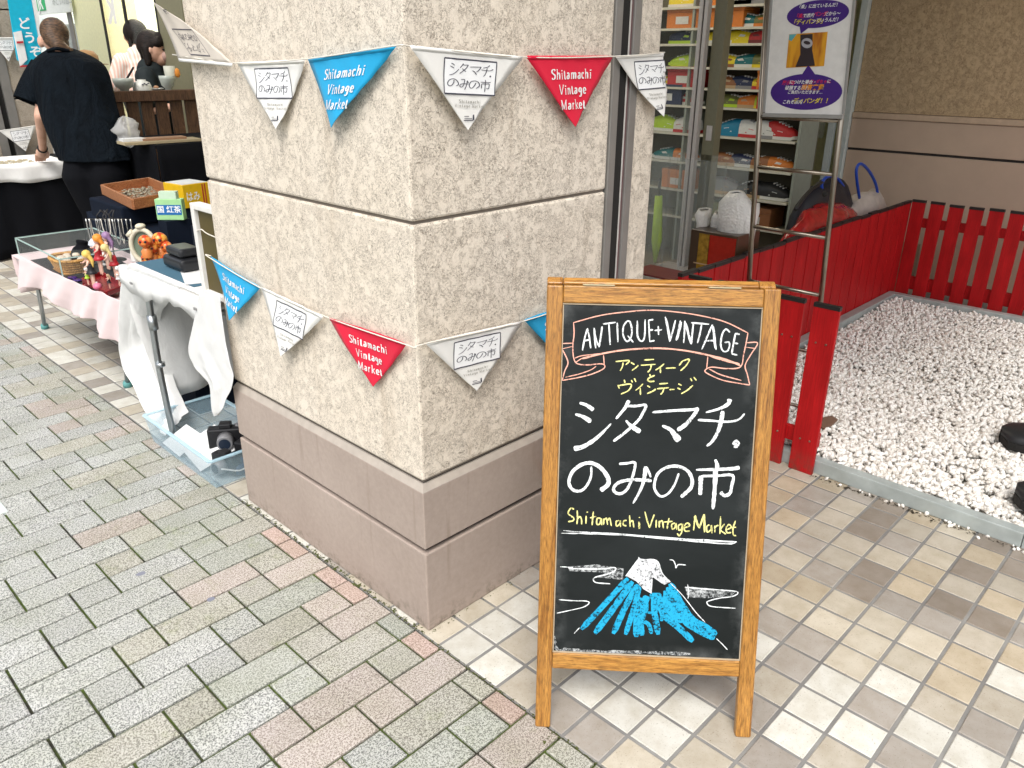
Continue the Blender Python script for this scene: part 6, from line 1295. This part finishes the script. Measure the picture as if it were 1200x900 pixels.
# steel ladder stand with poster
ls = empty('poster_stand', (1.66, -.08, 0), 'tall steel tube ladder stand holding the purple and white poster', 'stand')
XS = 1.64
l0, l1, r0_, r1_ = V3(XS,.005,.03), V3(XS,.122,2.05), V3(XS,-.292,.03), V3(XS,-.168,2.05)
def on(l, z): a, c = l; t = (z-a.z)/(c.z-a.z); return a.lerp(c, t)
Lp, Rp = (at(878,325,0,XS), at(899,0,0,XS)), (at(962,350,0,XS), at(1001,0,0,XS))
for pp_ in (Lp, Rp): b = MB(); b.tube([on(pp_, .015), on(pp_, 2.05)], .009, 12); b.build('post', mt['steel'], ls)
for z in (.20, .42, .635, at(925,272,0,XS).z, at(932,200,0,XS).z, 1.22, 2.0): b = MB(); b.tube([on(Lp, z), on(Rp, z)], .0068, 10); b.build('rung', mt['steel'], ls)
for pp_ in (Lp, Rp): b = MB(); b.tube([on(pp_, .015)+V3(-.0,0,.0), on(pp_, .015)+V3(.30,0,0)], .009, 8); b.build('foot', mt['steel'], ls)
b = MB(); b.ball(on(Rp, .98)+V3(.02,.035,0), .010, 8, 6); b.build('knob', mt['dark'], ls)
ps = empty('poster', on(Lp, 1.4), 'white poster with two purple speech bubbles and an orange photo', 'poster')
XP = XS-.016
def PP(u, v, l=0): return at(u, v, 0, XP-l)
def pq(name, pts, m, l, th=.0006): b = MB(); b.poly([PP(u, v, l) for u, v in pts], (-1,0,0), th); return b.build(name, m, ps)
e1 = [PP(896.5,132.5), PP(987,134.5)]; d_up = (on(Lp, 2.0)-on(Lp, 1.2)).normalized(); H_ = .80
b = MB(); b.poly([e1[0], e1[1], e1[1]+d_up*H_, e1[0]+d_up*H_], (-1,0,0), .003); b.build('sheet', solid('poster_white', (.76,.755,.74), .45), ps)
b = MB(); b.bar(e1[0]+V3(0,.005,-.006), e1[1]+V3(0,-.005,-.006), .014, .012); b.build('frame_bottom', solid('frgrey', (.30,.30,.29), .4), ps)
for q_ in e1: b = MB(); b.bar(q_+V3(-.002,.0035 if q_ is e1[0] else -.0035,.002), q_+d_up*H_+V3(-.002,.0035 if q_ is e1[0] else -.0035,0), .006, .008); b.build('frame_side', mt['frgrey'], ps)
pur_ = solid('purple', (.050,.012,.20), .5)
zp = lambda x, y: (880+x/6.43, y/6.43)
def ell(cx_, cy_, rx, ry, rot, n=40): return [zp(cx_+rx*math.cos(a)*math.cos(rot)-ry*math.sin(a)*math.sin(rot), cy_+rx*math.cos(a)*math.sin(rot)+ry*math.sin(a)*math.cos(rot)) for a in [2*math.pi*i/n for i in range(n)]]
pq('speech_bubble', ell(505,105,236,104,-.12), pur_, .0008); pq('bubble_tail', [zp(365,190), zp(440,205), zp(375,255)], pur_, .0014)
pq('speech_bubble', ell(418,692,270,136,-.03), pur_, .0008); pq('bubble_tail', [zp(375,575), zp(490,570), zp(432,488)], pur_, .0014)
pq('photo', [zp(288,258), zp(578,240), zp(550,498), zp(264,512)], M_('photo_orange', lambda t: t.out(t.mix(t.ramp(t.noise(t.map(t.obj(), (1,14,3)), 2.2, 3), [(.35,0.),(.6,1.)]), (.36,.10,.01), (.68,.33,.02)), .4)), .0010)
pq('photo_figure', [zp(372,262), zp(465,255), zp(462,380), zp(482,495), zp(335,505), zp(372,410)], solid('figdark', (.03,.02,.025), .5), .0016); pq('photo_face', ell(422,325,42,38,0,16), solid('faceg', (.42,.42,.46), .5), .0022); pq('photo_eyes', ell(422,322,26,14,.2,12), mt['figdark'], .0028); pq('photo_corner', [zp(290,260), zp(345,256), zp(305,310), zp(286,300)], solid('cyanp', (.10,.40,.45), .5), .0016)
def ptext(body, cx_, cy_, size, rot, m, name='lettering', shear=.25, l=.0022, off=.0):
    vs, fs = textmesh(body, 1.0, offset=.02, shear=shear); b = MB(); o = PP(*zp(cx_, cy_), l); ex = (PP(*zp(cx_+100, cy_+100*math.tan(rot)), l)-o).normalized(); ey = d_up
    b.add([o+ex*(p.x*size)+ey*(p.y*size) for p in vs], fs); b.build(name, m, ps)
s_ = .0128; wht, rdt, ylt = mt['print_white'], solid('t_red', (.62,.02,.10), .5), solid('t_yel', (.80,.66,.05), .5)
ptext('「楽」に出ているんだ！', 505, 45, s_, -.06, wht); ptext('「楽」', 372, 122, s_*1.1, -.05, rdt); ptext('で店内', 432, 118, s_, -.05, wht); ptext('パンダ', 520, 108, s_*1.2, -.05, rdt); ptext('だから〜', 612, 104, s_, -.05, wht)
ptext('「ディパンダ」', 430, 165, s_*1.3, -.05, ylt); ptext('っていうんだ！', 565, 152, s_*1.05, -.05, wht)
ptext('展示物', 280, 626, s_*1.15, .0, rdt); ptext('につけた場合・', 390, 620, s_*1.05, 0, wht); ptext('パンダちゃん', 515, 616, s_, 0, rdt); ptext('に', 585, 614, s_, 0, wht)
ptext('破損する恐れ', 345, 664, s_*1.1, 0, wht); ptext('損害実費', 460, 660, s_*1.5, 0, solid('t_or', (.80,.30,.03), .5)); ptext('を', 535, 660, s_, 0, wht); ptext('ご負担いただきます…', 405, 696, s_*.95, 0, wht); ptext('これぞ店内', 310, 770, s_*1.1, 0, wht); ptext('ディパンダ！！', 455, 762, s_*1.45, 0, ylt)
# cream posts and white board seen under the poster
cpz = empty('cream_post', (4.45, 1.2, 0), 'square cream post of the shop behind the steel stand', 'post')
ya, yb_ = at(926,170,0,4.4).y, at(913,170,0,4.4).y; b = MB(); b.box((4.4, ya, 0), (4.5, yb_, 2.7)); b.build('post', solid('creampost', (.62,.64,.48), .4), cpz, bev=.004)
b = MB(); b.box((4.70, at(965,150,0,4.7).y, at(950,161,0,4.7).z), (4.72, at(938,150,0,4.7).y, 1.5)); tag(b.build('white_board', solid('wbd', (.62,.64,.52), .4)), 'small white board on the yellow wall under the poster', 'board')
b = MB(); b.box((4.56, 1.04, 0), (4.60, 1.08, 2.7)); tag(b.build('white_profile', mt['alu_line']), 'thin white profile between yellow wall and brown wall', 'profile')
# bags behind the fence
def bag(name, u0, v0, u1, v1, y, m, label, bumpy=.02, cat='bag', handle=None):
    a, c = at(u0, v1, 1, y), at(u1, v1, 1, y); top_ = at((u0+u1)/2, v0, 1, y); w = abs(c.x-a.x); h = top_.z-.0; ctr = V3((a.x+c.x)/2, y, 0)
    t = empty(name, ctr, label, cat); zlow = .25; b = MB()
    b.ball(V3(ctr.x, y, (zlow+top_.z)/2), (w/2, .10, (top_.z-zlow)/2), 26, 18)
    b.v = [q_+Vector([noise.noise(q_*9+Vector((k*5,0,0)))*bumpy*1.6 for k in range(3)]) for q_ in b.v]; b.build('bag_body', m, t)
    if handle:
        for pts, mm in handle: b = MB(); b.tube(curve([at(u, v, 1, y-.03) for u, v in pts], 6), .0085, 8); b.build('handle', mm, t)
    return t
bl = solid('handleblue', (.01,.06,.40), .45)
b = MB(); b.box((2.3, .33, 0), (4.55, .62, .28)); tag(b.build('ledge_bench', solid('benchtop', (.22,.16,.10), .6)), 'low bench behind the long red fence carrying the bags', 'bench')
bag('black_bag', 930, 210, 992, 262, .52, solid('bagblk', (.012,.012,.018), .5), 'black bag with blue rim slumped behind the steel stand', handle=[([(966,232),(963,216),(970,207),(982,210),(995,230)], bl), ([(932,246),(948,225),(966,212)], cm['black'])])
bag('red_bag', 918, 240, 998, 280, .42, plain('redplastic', (.50,.02,.02), .15, .5, 30), 'glossy red plastic bag between black bag and red fence')
bag('tote_bag', 980, 226, 1034, 262, .47, plain('totew', (.52,.46,.42), .35, .25, 20), 'white plastic tote bag with a tall blue handle behind the fence', handle=[([(1007,232),(1004,210),(1004,197),(1009,192),(1018,200),(1026,215),(1029,230)], bl)])
# shoes of a visitor at the right edge
def visshoe(tip, heel, label, w=.052):
    tip, heel = Vector(tip), Vector(heel); d = (tip-heel).normalized(); s = Vector((-d.y, d.x, 0)); t = empty('black_shoe', heel, label, 'shoe', 'black shoes resting on the white pebbles')
    n = 12; Ln = (tip-heel).length; rows = []; rows2 = []
    for i in range(n+1):
        k = i/n; ww = w*(.75+.30*math.sin(k*math.pi*.85))*(1 if k < .86 else math.sqrt(max(.0, 1-((k-.86)/.145)**2))); h = .085-.045*k if k > .4 else .085-.02*math.sin(k*7)
        h = max(.03, .08-.05*max(0, k-.3)); c_ = heel+d*(k*Ln)
        rows.append([c_+s*(ww*a)+V3(0,0,.020+(h-.02)*q_) for a, q_ in ((1,0),(1.0,.4),(.8,.8),(.4,1),(0,1.04),(-.4,1),(-.8,.8),(-1,.4),(-1,0))])
        rows2.append([c_+s*((ww+.004)*a)+V3(0,0,q_) for a, q_ in ((1,-.01),(1,.019),(-1,.019),(-1,-.01),(1,-.01))])
    b = MB(); b.grid(rows); k = len(b.v); b.f += [tuple(range(8,-1,-1))]; b.sm += [False]; b.build('upper', solid('shoe_blackl', (.018,.019,.021), .45), t)
    b = MB(); b.grid(rows2, False); b.f += [(0,1,2,3)]; b.sm += [False]; b.build('sole', mt['dark'], t)
q1 = at(1171,512,2,.085); q2 = at(1188,580,2,.085); dd = Vector((.25,-.97,0)).normalized()
visshoe(q1, q1+dd*.30, 'black rounded shoe tip at the right edge, farther of the two', .085); visshoe(q2, q2+Vector((.12,-.99,0))*.30, 'black rounded shoe tip at the right edge nearest the curb', .075)
